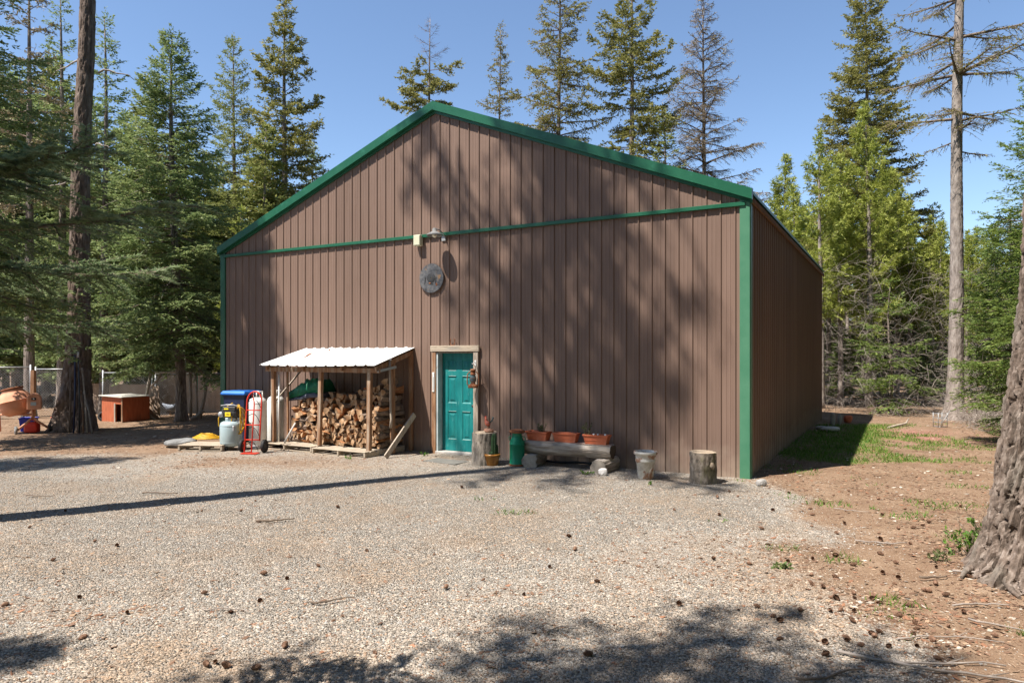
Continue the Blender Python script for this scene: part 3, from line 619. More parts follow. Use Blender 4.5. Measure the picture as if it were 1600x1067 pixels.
    if dead:   # bare dead limbs below the crown
        zz_ = (.12 + rg.rand(dead) * (dtop or max(.05, c0 * 1.25 - .1))) * H; az = rg.rand(dead) * 6.283; ln = Rad * (.25 + .5 * rg.rand(dead)); bs = path(zz_)
        pl = bs[:, None] + np.stack([np.cos(az), np.sin(az), 0 * az], 1)[:, None] * (ln[:, None, None] * s[None, :, None]); pl[:, :, 2] += ln[:, None] * ((rg.rand(dead) * .5 - .2)[:, None] * s - .35 * s ** 2); pl[:, 1:] += rg.normal(0, .03, (dead, 6, 3))
        V_, T_ = tubes_np(pl, np.clip(.010 * (1 - .8 * s[None]) * (.6 + .8 * rg.rand(dead, 1)), .003, 1), 3); allv.append(V_); allt.append(T_ + off); mi.append(np.full(len(T_), 2)); off += len(V_)
    return trunk, np.concatenate(allv), np.concatenate(allt), np.concatenate(mi)
def tree(name, label, cat, loc, group=None, leaf=None, bark=None, twig=None, rz=0., trunk_mb=None, **k):
    root = thing(name, label, cat, loc, rz, group)
    tk, v, t, mi = conifer(**k)
    (trunk_mb or tk).build('trunk', bark or m_bark, root)
    npmesh('crown', v, t, [twig or m_twig, leaf or m_fir, m_twig_pale], mi, root)
    return root
def at(x, dep): return Vector(((x - 800) / F * dep, dep, 0))
def spot(x, dep): p = at(x, dep); p.z = gzp(p) - .02; return p
def hgt(y, dep): return CAMH + (HZ - y) / F * dep
def wpx(px, dep): return px / F * dep
FIR = dict(prof='fir', el=(-16, 38), sag=.20, tip=.16, sp=.09, tl=.58, nl=.095, nw=.019, dens=30, flat=.28, wild=.32)
DOUG = dict(prof='column', el=(-8, 40), sag=.14, tip=.18, sp=.11, tl=.52, nl=.13, nw=.03, dens=28, flat=.55, wild=.5, droop=.05)
LARCH = dict(prof='larch', el=(-2, 42), sag=.16, tip=.10, sp=.10, tl=.60, nl=.085, nw=.022, dens=20, flat=.9, wild=.5, droop=.28, twigwood=1.5, br_r=.016)
LODGE = dict(prof='column', el=(18, 62), sag=.05, tip=.12, sp=.15, tl=.26, nl=.14, nw=.015, dens=75, flat=.75, wild=.45, tuft=True)

def worley(p):
    i = np.floor(p).astype(np.int64); f1 = np.full(len(p), 9.); f2 = np.full(len(p), 9.)
    for a in (-1, 0, 1):
        for b in (-1, 0, 1):
            for c in (-1, 0, 1):
                x, y, z = i[:, 0] + a, i[:, 1] + b, i[:, 2] + c
                q = np.stack([x + _h(x, y, z), y + _h(x + 31, y + 7, z + 3), z + _h(x + 5, y + 91, z + 17)], 1); d = np.linalg.norm(q - p, axis=1)
                f2 = np.minimum(f2, np.maximum(f1, d)); f1 = np.minimum(f1, d)
    return f1, f2
# -- left of the barn
big = spot(115, 18.8)
def hero_trunk(seed, H, prof, pathf, na=72, nz=150, ridge=.035, zmax=None, ns=9., zst=.16):
    """bark with real furrows; prof(z, angle) -> radius"""
    z = np.concatenate([np.linspace(-.2, zmax, nz), np.linspace(zmax, H, 14)[1:]]); a = np.arange(na) * 2 * np.pi / na
    Z, A_ = np.meshgrid(z, a, indexing='ij'); r = prof(Z, A_)
    p = np.stack([np.cos(A_).ravel() * ns * .42, np.sin(A_).ravel() * ns * .42, Z.ravel() * ns * zst], 1); wv = fbm(p * .7 + 11, 3)[:, None]
    n1 = fbm(p * 1.6 + wv * 1.2 + seed, 4); rid = 1 - np.abs(2 * n1 - 1); rid = np.clip((rid - .62) / .38, 0, 1); n2 = fbm(p * 5 + 3, 3)
    cross = fbm(np.stack([p[:, 0] * .8, p[:, 1] * .8, p[:, 2] * 5], 1) + 30, 3); cr = np.clip((np.abs(2 * cross - 1) < .06) * 1., 0, 1)
    n4 = fbm(p * 2.9 + 50, 3); rid2 = np.clip((1 - np.abs(2 * n4 - 1) - .7) / .3, 0, 1); kc = ns * .42; wp_ = np.stack([np.cos(A_).ravel() * kc, np.sin(A_).ravel() * kc, Z.ravel() * ns * zst * 1.6], 1); wp_ = wp_ + .9 * np.stack([fbm(wp_ * .9 + 3, 3) - .5, fbm(wp_ * .9 + 40, 3) - .5, fbm(wp_ * .9 + 80, 3) - .5], 1)
    f1, f2 = worley(wp_); crack = np.clip((f2 - f1) / .15, 0, 1); crack = crack * crack * (3 - 2 * crack); n5 = fbm(p * 11 + 60, 3); d = ridge * (-1.25 * (1 - crack) - .6 * rid - .3 * rid2 + .6 * (n2 - .5) + .55 * (n5 - .5)); r = r + d.reshape(r.shape) * np.clip(r / .3, .35, 1.3)
    c = pathf(Z); v = np.stack([c[0] + r * np.cos(A_), c[1] + r * np.sin(A_), Z], -1).reshape(-1, 3)
    i = np.arange(len(z) * na).reshape(len(z), na); j = np.roll(i, -1, 1); q = np.stack([i[:-1], j[:-1], j[1:], i[1:]], -1).reshape(-1, 4)
    return v, q
root = thing('larch_tree', 'big furrowed conifer trunk with a flared base and poles leaning on it', 'tree', big)
v, q = hero_trunk(4, 27, lambda Z, A_: (.275 - .0068 * Z) + .30 * np.exp(-np.maximum(Z, 0) / .75) * (.75 + .3 * np.cos(3 * A_ + .5)) + .12 * np.exp(-np.maximum(Z, 0) / 2.5), lambda Z: (.0 + .040 * Z - .0009 * Z * Z + .04 * np.sin(Z * .7), .0 * Z), na=64, nz=230, zmax=13, ridge=.04, ns=8)
npmesh('trunk', v, q, m_bark_red, parent=root, smooth=True, quads=True)
_, v, t, mi = conifer(41, 27, 2.6, c0=.5, nb=34, tr=.2, lean=(.55, 0), leader=True, **LARCH); npmesh('crown', v, t, [m_twig, m_larch], mi, root)
for (zb, az, ln) in ((6.6, math.pi - .15, 1.0), (8.2, math.pi + .3, 1.2), (9.6, .2, .9), (9.9, math.pi - .5, 1.6), (7.6, -.3, .55)):
    mb = MB(); x0 = .02 + .045 * zb; pts = [(x0 + math.cos(az) * (.2 + ln * s), math.sin(az) * ln * s, zb + .12 * math.sin(s * 3) - .15 * s * s + .05 * math.sin(s * 9)) for s in np.linspace(0, 1, 7)]
    mb.tube(pts, list(np.linspace(.03, .008, 7)), 6); mb.build('dead_branch', m_twig_pale, root)

tree('fir_tree', 'dense dark fir whose boughs hang over the cement mixer at the left edge', 'tree', (-12.3, 15.7, 0), leaf=m_fir, seed=3, H=13.4, Rad=2.75, c0=.24, dead=60, dtop=.5, nb=160, **FIR)
tree('fir_tree', 'broad dense fir with low sweeping boughs, standing between the dog house and the barn corner', 'tree', spot(284, 21.2), leaf=m_fir, seed=8, H=hgt(45, 21), Rad=2.75, c0=.17, nb=250, tr=.15, lean=(-.35, 0), dead=110, dtop=.6, **dict(FIR, wild=.35))
tree('fir_tree', 'yellow green fir showing behind the left side of the broad dense fir', 'tree', spot(232, 27), leaf=m_fir2, seed=9, H=hgt(118, 27), Rad=2.6, c0=.1, nb=170, **dict(FIR, nl=.12, nw=.026, dens=28))
tree('fir_tree', 'slim fir with a thin open spire just right of the big furrowed trunk', 'tree', spot(163, 24), leaf=m_fir, seed=10, H=hgt(25, 24), Rad=1.6, c0=.12, nb=130, **dict(FIR, nl=.10, nw=.02, wild=.5))
tree('fir_tree', 'slim sparse fir just left of the big furrowed trunk', 'tree', spot(97, 25), leaf=m_fir, seed=11, H=hgt(-12, 25), Rad=1.6, c0=.15, nb=110, **dict(FIR, nl=.10, nw=.02, wild=.55))
tree('larch_tree', 'nearly bare larch with thin curling twigs behind the fir at the left edge', 'tree', spot(46, 23), leaf=m_bare, seed=12, H=hgt(-60, 23), Rad=1.9, c0=.42, nb=52, **LARCH)
tree('fir_tree', 'tall olive fir with an even feathery crown, left of the pine with the clear trunk', 'tree', spot(366, 31), leaf=m_fir2, seed=13, H=hgt(58, 31), Rad=2.6, c0=.12, nb=230, tr=.15, **dict(DOUG, prof='fir', nl=.12, nw=.02, wild=.4, tl=.5, sp=.14))
tree('fir_tree', 'green fir with a clear dark trunk rising beside the left slope of the barn roof', 'tree', spot(446, 30), leaf=m_olive, seed=14, H=hgt(-6, 30), Rad=2.0, c0=.24, nb=170, tr=.19, **dict(DOUG, wild=.6))
tree('fir_tree', 'short dark fir peeping over the left slope of the barn roof', 'tree', spot(488, 33), leaf=m_fir, seed=15, H=hgt(228, 33), Rad=1.5, c0=.1, nb=110, **dict(FIR, nl=.13, nw=.028, dens=26))
tree('pine_tree', 'young yellow green pine low behind the left corner of the barn', 'tree', spot(372, 25), leaf=m_pine, seed=16, H=hgt(330, 25), Rad=1.1, c0=.1, nb=46, **LODGE)
# -- behind the roof
tree('fir_tree', 'fir with a bare dead spire directly behind the roof ridge', 'tree', spot(672, 36), leaf=m_olive, seed=20, H=hgt(28, 36), Rad=2.6, c0=.5, nb=84, tr=.17, bare_top=.78, twigwood=1., **dict(DOUG, el=(-12, 18), wild=.6, dens=38))
tree('larch_tree', 'small slender larch right of the roof ridge', 'tree', spot(781, 38), leaf=m_larch, seed=21, H=hgt(40, 38), Rad=1.9, c0=.4, nb=110, tr=.13, **dict(LARCH, sp=.11, nw=.024, nl=.10, dens=17, prof='fir'))
tree('larch_tree', 'tall budding larch reaching the top of the sky right of the slender larch', 'tree', spot(873, 34), leaf=m_larch, seed=22, H=hgt(-75, 34), Rad=2.6, c0=.38, nb=130, tr=.18, **dict(LARCH, dens=17, sp=.11, nl=.10, nw=.028, prof='column'))
tree('fir_tree', 'tall olive fir with clumpy dense boughs above the middle of the right roof slope', 'tree', spot(986, 33), leaf=m_olive, seed=23, H=hgt(-85, 33), Rad=2.4, c0=.40, nb=120, tr=.2, **dict(DOUG, dens=30, wild=.65, tl=.55))
tree('fir_tree', 'small bright fir peeping over the roof left of the bare brown larch', 'tree', spot(1040, 31), leaf=m_fir2, seed=24, H=hgt(178, 31), Rad=1.6, c0=.2, nb=100, **dict(FIR, nl=.12, nw=.028, dens=26, wild=.5))
tree('larch_tree', 'bare brown larch with arching leafless branches over the right roof slope', 'tree', spot(1100, 32), leaf=m_bare, seed=25, H=hgt(-14, 32), Rad=3.0, c0=.38, nb=150, tr=.15, **dict(LARCH, prof='fir', sag=.30, el=(8, 45), sp=.10, dens=8, wild=.35, droop=.35, nl=.10, nw=.014))
# -- right of the barn
tree('fir_tree', 'tall full fir rising behind the bright young pines right of the barn', 'tree', spot(1352, 32), leaf=m_olive, seed=30, H=hgt(-45, 32), Rad=2.9, c0=.30, nb=260, tr=.17, **dict(DOUG, prof='fir', nl=.12, nw=.026, wild=.4, tl=.6, dens=30, el=(-14, 30)))
tree('pine_tree', 'bright yellow green pine with a pale trunk in front of the tall full fir', 'tree', spot(1357, 27), leaf=m_pine, bark=m_bark_pale, seed=31, H=hgt(165, 27), Rad=1.75, c0=.22, nb=96, dead=30, gap=.1, **LODGE)
tree('pine_tree', 'thin half bare pine with a dead top between the barn corner and the bright pine', 'tree', spot(1283, 26), leaf=m_pine, bark=m_bark_pale, seed=32, H=hgt(212, 26), Rad=1.2, c0=.30, nb=56, gap=.25, dead=30, **LODGE)
tree('pine_tree', 'leafy young pine just behind the right eave of the barn', 'tree', spot(1226, 30), leaf=m_pine, seed=33, H=hgt(248, 30), Rad=1.7, c0=.2, nb=76, dead=10, **LODGE)
rt = thing('larch_tree', 'tall bare larch with a long straight grey trunk on the right', 'tree', spot(1491, 21.8))
v, q = hero_trunk(9, 25, lambda Z, A_: (.235 - .0085 * Z) + .17 * np.exp(-np.maximum(Z, 0) / .45) * (1 + .25 * np.cos(3 * A_)), lambda Z: (.012 * Z + .03 * np.sin(Z * .5), 0 * Z), na=48, nz=200, zmax=14, ridge=.022, ns=12)
npmesh('trunk', v, q, m_bark_pale, parent=rt, smooth=True, quads=True)
_, v, t, mi = conifer(35, 25, 2.5, c0=.335, nb=84, tr=.15, lean=(.3, 0), **dict(LARCH, prof='column', el=(2, 50), sag=.12, wild=.6, dens=13, nw=.013, br_r=.024, sp=.11)); npmesh('crown', v, t, [m_twig, m_larch], mi, rt)
tree('fir_tree', 'bright green fir with layered fans of needles at the right edge behind the near trunk', 'tree', spot(1640, 15.5), leaf=m_fir3, seed=36, H=hgt(60, 15.5), Rad=2.1, c0=.11, nb=170, tr=.13, dead=40, dtop=.5, **dict(FIR, el=(-4, 40), nl=.075, nw=.011, dens=58, flat=.2))
tree('fir_tree', 'short fir with a pointed top left of the tall bare larch', 'tree', spot(1459, 33), leaf=m_fir, seed=37, H=hgt(322, 33), Rad=1.4, c0=.1, nb=100, **dict(FIR, nl=.12, nw=.026, dens=26))
tree('fir_tree', 'low bright green fir seedling beside the brush heap', 'tree', spot(1574, 18.0), leaf=m_fir3, seed=38, H=1.25, Rad=.75, c0=.05, nb=34, **dict(FIR, nl=.06, nw=.012, tl=.3, sp=.08))
tree('fir_tree', 'young fir with bright flat sprays in front of the twiggy forest edge', 'tree', spot(1392, 24.5), leaf=m_fir3, seed=39, H=4.6, Rad=1.5, c0=.12, nb=46, gap=.2, **dict(FIR, el=(0, 30), wild=.5))
tree('fir_tree', 'bright fir behind the seedling, right of the tall bare larch', 'tree', spot(1580, 23), leaf=m_fir3, seed=43, H=hgt(330, 23), Rad=1.8, c0=.2, nb=110, dead=14, **dict(FIR, el=(-2, 35), nl=.10, nw=.02))
# -- forest behind: five kinds, copied
def proto(name, cat, **k):
    leaf, bark = k.pop('leaf'), k.pop('bark'); root = thing(name, '', cat, (0, 0, 0)); tk, v, t, mi = conifer(**k); tk.build('trunk', bark, root); npmesh('crown', v, t, [m_twig, leaf, m_twig_pale], mi, root); return root, k['H']
tree('larch_tree', 'tall larch beyond the left edge that shades the left end of the barn wall', 'tree', (-13.75, 13.0, 0), leaf=m_larch, seed=78, H=20.5, Rad=1.35, c0=.77, nb=64, tr=.11, **dict(LARCH, prof='column', nl=.13, nw=.034, dens=20, wild=.5))
PINE_B = [proto('pine_tree', 'tree', leaf=m_pine, bark=m_bark_pale, seed=50 + i, H=10., Rad=1.2, c0=.36, nb=80, dead=60, gap=.15, **dict(LODGE, nl=.16, nw=.019, dens=44)) for i in range(3)]
FIR_B = [proto('fir_tree', 'tree', leaf=[m_fir2, m_fir3, m_fir][i], bark=m_bark, seed=60 + i, H=10., Rad=2.1, c0=.16, nb=130, dead=45, dtop=.5, **dict(FIR, nl=.14, nw=.03, dens=24, wild=.45)) for i in range(3)]
used = set()
def forest(pr, x, dep, ytop, label, group, yaw, sxy=1.):
    root, H0 = pr; k = hgt(ytop, dep) / H0; loc = spot(x, dep)
    if root.name not in used:
        used.add(root.name); root.location = loc; root.rotation_euler = (0, 0, yaw); root.scale = (k * sxy, k * sxy, k); root['label'] = label; root['group'] = group; return root
    return dup(root, loc, yaw, label, group, (k * sxy, k * sxy, k))
rg = np.random.RandomState(77)
LP = 'slim pine with dead lower limbs in the crowded forest edge right of the barn'; LF = 'bushy fir among the crowded pines of the forest edge right of the barn'
GP, GF = 'pines of the forest edge right of the barn', 'firs of the forest edge right of the barn'
xs_ = [1215, 1250, 1300, 1320, 1378, 1404, 1428, 1450, 1472, 1512, 1532, 1583, 1610]
for i, x in enumerate(xs_):
    yt = np.interp(x, [1200, 1260, 1330, 1400, 1430, 1480, 1530, 1600], [290, 285, 260, 285, 345, 372, 360, 330]) + rg.normal(0, 16)
    forest(PINE_B[i % 3], x + rg.normal(0, 5), 27.5 + 3.5 * rg.rand(), yt, LP, GP, rg.rand() * 6)
    if i % 3 == 1: forest(FIR_B[i % 3], x + 10 + rg.normal(0, 6), 32 + 4 * rg.rand(), yt + 22, LF, GF, rg.rand() * 6)
for i, x in enumerate(np.linspace(1225, 1690, 20)):
    forest(PINE_B[(i + 1) % 3], x + rg.normal(0, 8), 37 + 8 * rg.rand(), np.interp(x, [1200, 1400, 1450, 1600], [330, 330, 370, 350]) + rg.normal(0, 12), LP, GP, rg.rand() * 6)
for i, x in enumerate([1262, 1318, 1446]):
    forest(FIR_B[i % 3], x, 26.5 + 2 * rg.rand(), 480 + 40 * rg.rand(), 'waist high to head high fir sapling under the pines of the forest edge', 'fir saplings at the forest edge', rg.rand() * 6, 1.25)
LL = 'bushy fir in the thick wood behind the wire pen left of the barn'; GL = 'firs of the wood behind the wire pen'
for i, x in enumerate([-60, -10, 28, 62, 120, 150, 196, 250, 292, 325, 348, 400, 425]):
    forest(FIR_B[(0, 2, 2, 0)[i % 4]], x + rg.normal(0, 5), 27 + 6 * rg.rand(), np.interp(x, [-60, 100, 200, 330, 430], [150, 130, 190, 250, 230]) + rg.normal(0, 20), LL, GL, rg.rand() * 6, .95)
for i, x in enumerate(np.linspace(-90, 430, 13)):
    forest(FIR_B[(2, 0, 2)[i % 3]], x + rg.normal(0, 8), 37 + 7 * rg.rand(), 300 + rg.normal(0, 25), LL, GL, rg.rand() * 6, 1.2)
# -- off to the left: the trees that throw the long shadows over the yard
tree('larch_tree', 'tall larch beyond the left edge whose straight trunk shadow crosses the drive', 'tree', (-7.55, 7.75, 0), leaf=m_larch, seed=70, H=26.0, Rad=3.0, c0=.64, nb=96, tr=.29, wig=.02, **dict(LARCH, prof='column', nl=.14, nw=.032, dens=9, sp=.15, wild=.85, br_r=.030, twigwood=3.))
tree('fir_tree', 'fir beyond the left edge that shades the dirt near the cement mixer', 'tree', (-14.2, 9.4, 0), leaf=m_fir, seed=71, H=13.5, Rad=2.0, c0=.3, nb=90, **dict(FIR, nl=.13, nw=.026, dens=20))
tree('pine_tree', 'broad pine outside the left edge whose crown shadow lies across the near gravel', 'tree', (-5.1, -.62, 0), leaf=m_olive, seed=72, H=13.9, Rad=2.7, c0=.46, nb=96, tr=.2, **dict(DOUG, prof='round', nl=.14, nw=.03, dens=15, wild=.6))
tree('fir_tree', 'young fir at the left edge whose soft blurred boughs reach into view', 'tree', (-3.3, 2.85, 0), leaf=m_bough, seed=74, H=2.9, Rad=1.8, c0=.82, nb=16, oneside=(.15, .75), **dict(prof='column', el=(-5, 10), sag=.04, tip=.10, sp=.05, tl=.34, nl=.034, nw=.003, dens=420, flat=.3, wild=.3, twigwood=.55, droop=.05))
# -- near trunk at the right edge
nr = thing('fir_tree', 'huge near conifer trunk with deep rough bark at the right edge', 'tree', (4.86, 6.35, 0))
def nprof(Z, A_):
    zc = np.maximum(Z, 0); return .40 - .008 * Z + .17 * np.exp(-zc / .8) + .19 * np.exp(-zc / .26) * np.clip(.62 + .5 * np.cos(A_ - 3.6) + .35 * np.cos(3 * A_ + .9), 0, 2) + .018 * np.sin(Z * 2.3 + 2 * A_)
v, q = hero_trunk(2, 24, nprof, lambda Z: (.02 * Z + .016 * Z * Z + .03 * np.sin(Z * 1.1), .0 * Z), na=280, nz=460, zmax=5.0, ridge=.042, ns=17, zst=.09)
npmesh('trunk', v, q, m_bark_near, parent=nr, smooth=False, quads=True)
_, v, t, mi = conifer(74, 24, 2.6, c0=.55, nb=50, tr=.2, lean=(1.8, 0), **dict(DOUG, dens=14)); npmesh('crown', v, t, [m_twig, m_olive], mi, nr)
for (a_, ln, zz0) in ((3.5, .35, .02), (4.0, .3, .03), (4.6, .45, .02), (2.9, .3, .03)):
    pts = [(math.cos(a_ + .35 * s) * (.55 + ln * s), math.sin(a_ + .35 * s) * (.55 + ln * s), zz0 + .05 - .06 * s) for s in np.linspace(0, 1, 8)]; MB().tube(pts, list(np.linspace(.05, .014, 8)), 7).build('root', m_bark_near, nr)
# brush under the forest edge: a tangle nobody could count
def tangle(name, n, fx, label, cat, seed, ln=(.4, 1.6), mat=None, r=.006):
    rg = np.random.RandomState(seed); p = fx(rg, n); az = rg.rand(n) * 6.283; e = rg.normal(.35, .6, n); d = np.stack([np.cos(az) * np.cos(e), np.sin(az) * np.cos(e), np.sin(e)], 1); l = ln[0] + (ln[1] - ln[0]) * rg.rand(n) ** 2
    s = np.linspace(0, 1, 5); pl = p[:, None] + d[:, None] * (l[:, None, None] * s[None, :, None]); pl[:, :, 2] += l[:, None] * (rg.normal(-.25, .3, n)[:, None] * s[None] ** 2); pl[:, 1:, :] += np.cumsum(rg.normal(0, .035, (n, 4, 3)), 1) * l[:, None, None]
    pl[:, :, 2] = np.maximum(pl[:, :, 2], .01); v, t = tubes_np(pl, r * (1 - .7 * s[None]) * (.5 + rg.rand(n, 1)), 3); return stuff(npmesh(name, v, t, mat or m_twig_pale), label, cat)
def fr_(rg, n):
    y = 22.8 + 10 * rg.rand(n) ** 1.3; x = (1284 + 330 * rg.rand(n) - 800) / F * y; z = 5.2 * rg.rand(n) ** 1.9; return np.stack([x, y, z], 1)
tangle('undergrowth', 3900, fr_, 'tangle of pale dead twigs along the forest edge right of the barn', 'undergrowth', 5, (.4, 1.5), None, .005)
def fl_(rg, n):
    y = 25.2 + 6 * rg.rand(n); x = (-40 + 400 * rg.rand(n) - 800) / F * y; return np.stack([x, y, 2.2 * rg.rand(n) ** 1.6], 1)
tangle('undergrowth', 700, fl_, 'tangle of dead twigs under the firs behind the wire pen', 'undergrowth', 6, (.4, 1.6))

# -- unseen firs added beyond the right edge to keep skylight off the side wall
for i, (x, y, h) in enumerate([(17.8, 16.5, 23), (15.0, 12.6, 22), (12.6, 9.2, 23), (18.6, 12.0, 25), (11.0, 6.2, 21), (15.6, 8.0, 25), (10.6, 3.0, 22), (21.5, 19.0, 24), (14.0, 4.0, 25), (9.6, -.5, 22), (13.0, -1.5, 25), (7.6, -4.5, 22), (11.5, -6.0, 24), (22.0, 14.5, 25)]):
    dup(FIR_B[i % 3][0], (x, y, 0), i * 1.3, 'unseen fir added beyond the right edge to darken the barn side wall', 'firs added beyond the right edge', (h / 10 * .75, h / 10 * .75, h / 10))
tree('fir_tree', 'small fir beyond the left edge that shades the bottom left corner of the gravel', 'tree', (-7.7, 1.75, 0), leaf=m_fir, seed=75, H=9.2, Rad=2.0, c0=.15, nb=90, **dict(FIR, nl=.12, nw=.026, dens=22))

# -- and behind the camera: unseen firs added to dim skylight on the barn
for i, (x, y, h) in enumerate([(-17, -7.5, 21), (-13.5, -10.5, 23), (-10, -8.0, 22), (-7.2, -12, 24), (-3.6, -8.6, 22), (-.5, -11.5, 24), (2.6, -8.4, 22), (5.5, -11, 24), (8.4, -9.0, 23), (-19.5, -12, 24), (3.8, -15, 25), (-11.5, -15, 25)]):
    dup(FIR_B[(i + 2) % 3][0], (x, y, 0), i * 1.7, 'unseen fir added behind the camera to dim skylight on the barn', 'firs added behind the camera', (h / 10 * .85, h / 10 * .85, h / 10))
for i, x in enumerate(np.linspace(1205, 1720, 24)):
    forest(FIR_B[(2, 0, 2)[i % 3]], x + rg.normal(0, 8), 47 + 8 * rg.rand(), 455 + rg.normal(0, 22), 'low dark fir far back between the pine trunks right of the barn', 'far firs right of the barn', rg.rand() * 6, 1.9)
# ------------------------------------------------------------------ on the front wall
def onwall(x, y, d=0.): u, z = wp(x, y, d); return W(u, d, z)
# gooseneck lamp above the saw blade
lp = thing('wall_lamp', 'grey dome barn lamp on a short arm in the middle of the green belt trim', 'lamp', W(wp(679, 366, .30)[0], 0, wp(679, 366, .30)[1]), A)
mb = MB(); mb.tube([(.06, -.0, -.04), (.06, -.08, .03), (.04, -.18, .10), (.01, -.27, .11), (0, -.30, .08)], .013, 8); mb.build('arm', m_steel, lp)
mb = MB(); mb.lathe([(.03, .12), (.045, .10), (.045, .055), (.07, .045), (.15, .0), (.165, -.035), (.16, -.035), (.14, -.005), (.06, .03)], 24, (0, -.30, 0), cap=False); mb.lathe([(.0, .125), (.03, .12)], 24, (0, -.30, 0), cap=False); mb.build('shade', m_slate, lp)
mb = MB(); mb.ball((0, -.30, -.01), (.055, .055, .06)); mb.build('bulb', M('frosted_glass', [(.75, .73, .6), (.8, .78, .66)], 4, .3), lp)
MB().box(-.02, .08, -.03, .0, -.10, .02).build('bracket', m_steel, lp, bev=.004)
bx = thing('junction_box', 'small beige utility box mounted just under the green belt trim', 'utility box', onwall(657, 376), A)
MB().box(-.085, .085, -.135, -.02, -.125, .10).build('case', m_beige, bx, bev=.012, seg=2); MB().box(-.075, .075, -.142, -.1352, -.11, .085).build('cover', m_beige, bx, bev=.003)
# round saw blade
sw = thing('saw_blade', 'old round saw blade with fine teeth and slots hung on the wall above the door', 'saw blade', onwall(676, 435), A)
def blade():
    mb = MB(); n = 96; r0 = .292; vs = []; prof = []
    for k in range(n):
        a = 2 * math.pi * k / n; prof += [(a, r0), (a + .012, r0 + .017), (a + .045, r0 + .002)]
    mt = Matrix.Translation((0, -.05, 0))
    f = [(r * math.sin(a), -.05, r * math.cos(a)) for a, r in prof]; bk = [(x, -.044, z) for x, _, z in f]; k = len(f)
    mb.add(f + bk, [list(range(k)), list(range(k, 2 * k))[::-1]] + [(i, k + i, k + (i + 1) % k, (i + 1) % k) for i in range(k)]); return mb
blade().build('disc', m_blade, sw)
mb = MB(); hole = Matrix.Translation((0, -.05, 0)) @ Matrix.Rotation(R(90), 4, 'X'); mb.lathe([(.105, .0005), (.10, .003), (.022, .003)], 28, m=hole, cap=False); mb.build('collar', m_dark, sw)
mb = MB(); mb.lathe([(.016, .0045), (.001, .0045)], 14, m=hole, cap=False)
for (p, q_) in (((-.135, -.0535, .02), (-.165, -.0535, -.12)), ((.125, -.0535, .02), (.105, -.0535, -.12)), ((-.06, -.0535, -.11), (.05, -.0535, -.125))): mb.beam(p, q_, .016, .003, (0, 1, 0))
mb.build('slot', m_black, sw)
mb = MB(); mb.ball((-.03, -.058, -.105), (.025, .004, .014), 10, 6, .3, 3); mb.ball((.13, -.052, -.13), (.022, .003, .03), 10, 6, .4, 4); mb.build('rust_spot', m_rust, sw)
mb = MB(); mb.beam((0, -.0, .0), (0, -.046, 0), .02, .02); mb.build('peg', m_dark, sw)
# horseshoe pair over the door
u_, z_ = wp(709, 534)
hs = thing('horseshoe', 'rusty horseshoe standing upright on the header above the teal door', 'horseshoe', W(u_, 0, dzt + .147), A)
mb = MB(); mb.tube([(.055 * math.sin(a), -.045, .062 - .062 * math.cos(a) + (.03 if abs(a) > 2 else 0)) for a in np.linspace(-2.3, 2.3, 17)], .011, 6, flat=.7); mb.build('iron', m_rust, hs)
MB().tube([(-.0, -.024, .05), (.005, -.047, .055)], .006, 6).build('nail', m_dark, hs)
# thermometer on the left casing
th = thing('thermometer', 'narrow white thermometer strip on the left door casing', 'thermometer', W(d0u - .09, .068, 1.45), A)
MB().box(-.026, .026, -.014, -.0, -.20, .20).build('plate', m_white, th, bev=.006, seg=2)
MB().tube([(0, -.017, -.15), (0, -.017, .15)], .004, 6).build('glass_tube', m_lens, th); MB().ball((0, -.017, -.155), .008, 8, 6).build('fluid_bulb', m_red, th)
mb = MB(); [mb.box(.007, .016, -.0152, -.0142, -.14 + .02 * i, -.138 + .02 * i) for i in range(15)]; mb.build('scale_marks', m_dark, th)
# lantern on a hook on the right casing
ln_ = thing('lantern', 'rusty old storm lantern hanging from a hook on the right door casing', 'lantern', W(wp(739, 606, .2)[0], .20, wp(739, 606, .2)[1]), A + .3)
mb = MB(); mb.lathe([(.0, 0), (.095, 0), (.10, .012), (.095, .05), (.075, .066), (.05, .075), (.05, .095), (.04, .10)], 22, cap=False); mb.build('tank', m_rust, ln_)
mb = MB(); mb.lathe([(.042, .10), (.062, .14), (.066, .18), (.056, .23), (.042, .26)], 20, cap=False); mb.build('globe', m_lens, ln_)
mb = MB(); mb.lathe([(.055, .258), (.06, .27), (.045, .29), (.045, .335), (.06, .34), (.05, .365), (.0, .38)], 20, cap=False); mb.build('hood', m_rust, ln_)
mb = MB()
for s_ in (-1, 1): mb.tube([(s_ * .085, 0, .045), (s_ * .115, 0, .07), (s_ * .118, 0, .16), (s_ * .108, 0, .27), (s_ * .07, 0, .31), (s_ * .04, 0, .32)], .011, 8)
mb.build('side_tube', m_rust, ln_)
mb = MB()
for z in (.125, .19): mb.tube([(.071 * math.cos(a), .071 * math.sin(a), z) for a in np.linspace(0, 2 * math.pi, 19)], .003, 5)
mb.build('wire_guard', m_rust, ln_)
mb = MB(); mb.tube([(.06 * math.cos(a), 0, .34 + .12 * math.sin(a)) for a in np.linspace(0, math.pi, 13)], .004, 6); mb.build('bail', m_dark, ln_)
hk = thing('wall_hook', 'white coated curved hook holding the lantern beside the door', 'hook', W(d1u + .07, .066, 0), A); zz_ = wp(739, 606, .2)[1] + .46
hx = wp(739, 606, .2)[0] - (d1u + .07)
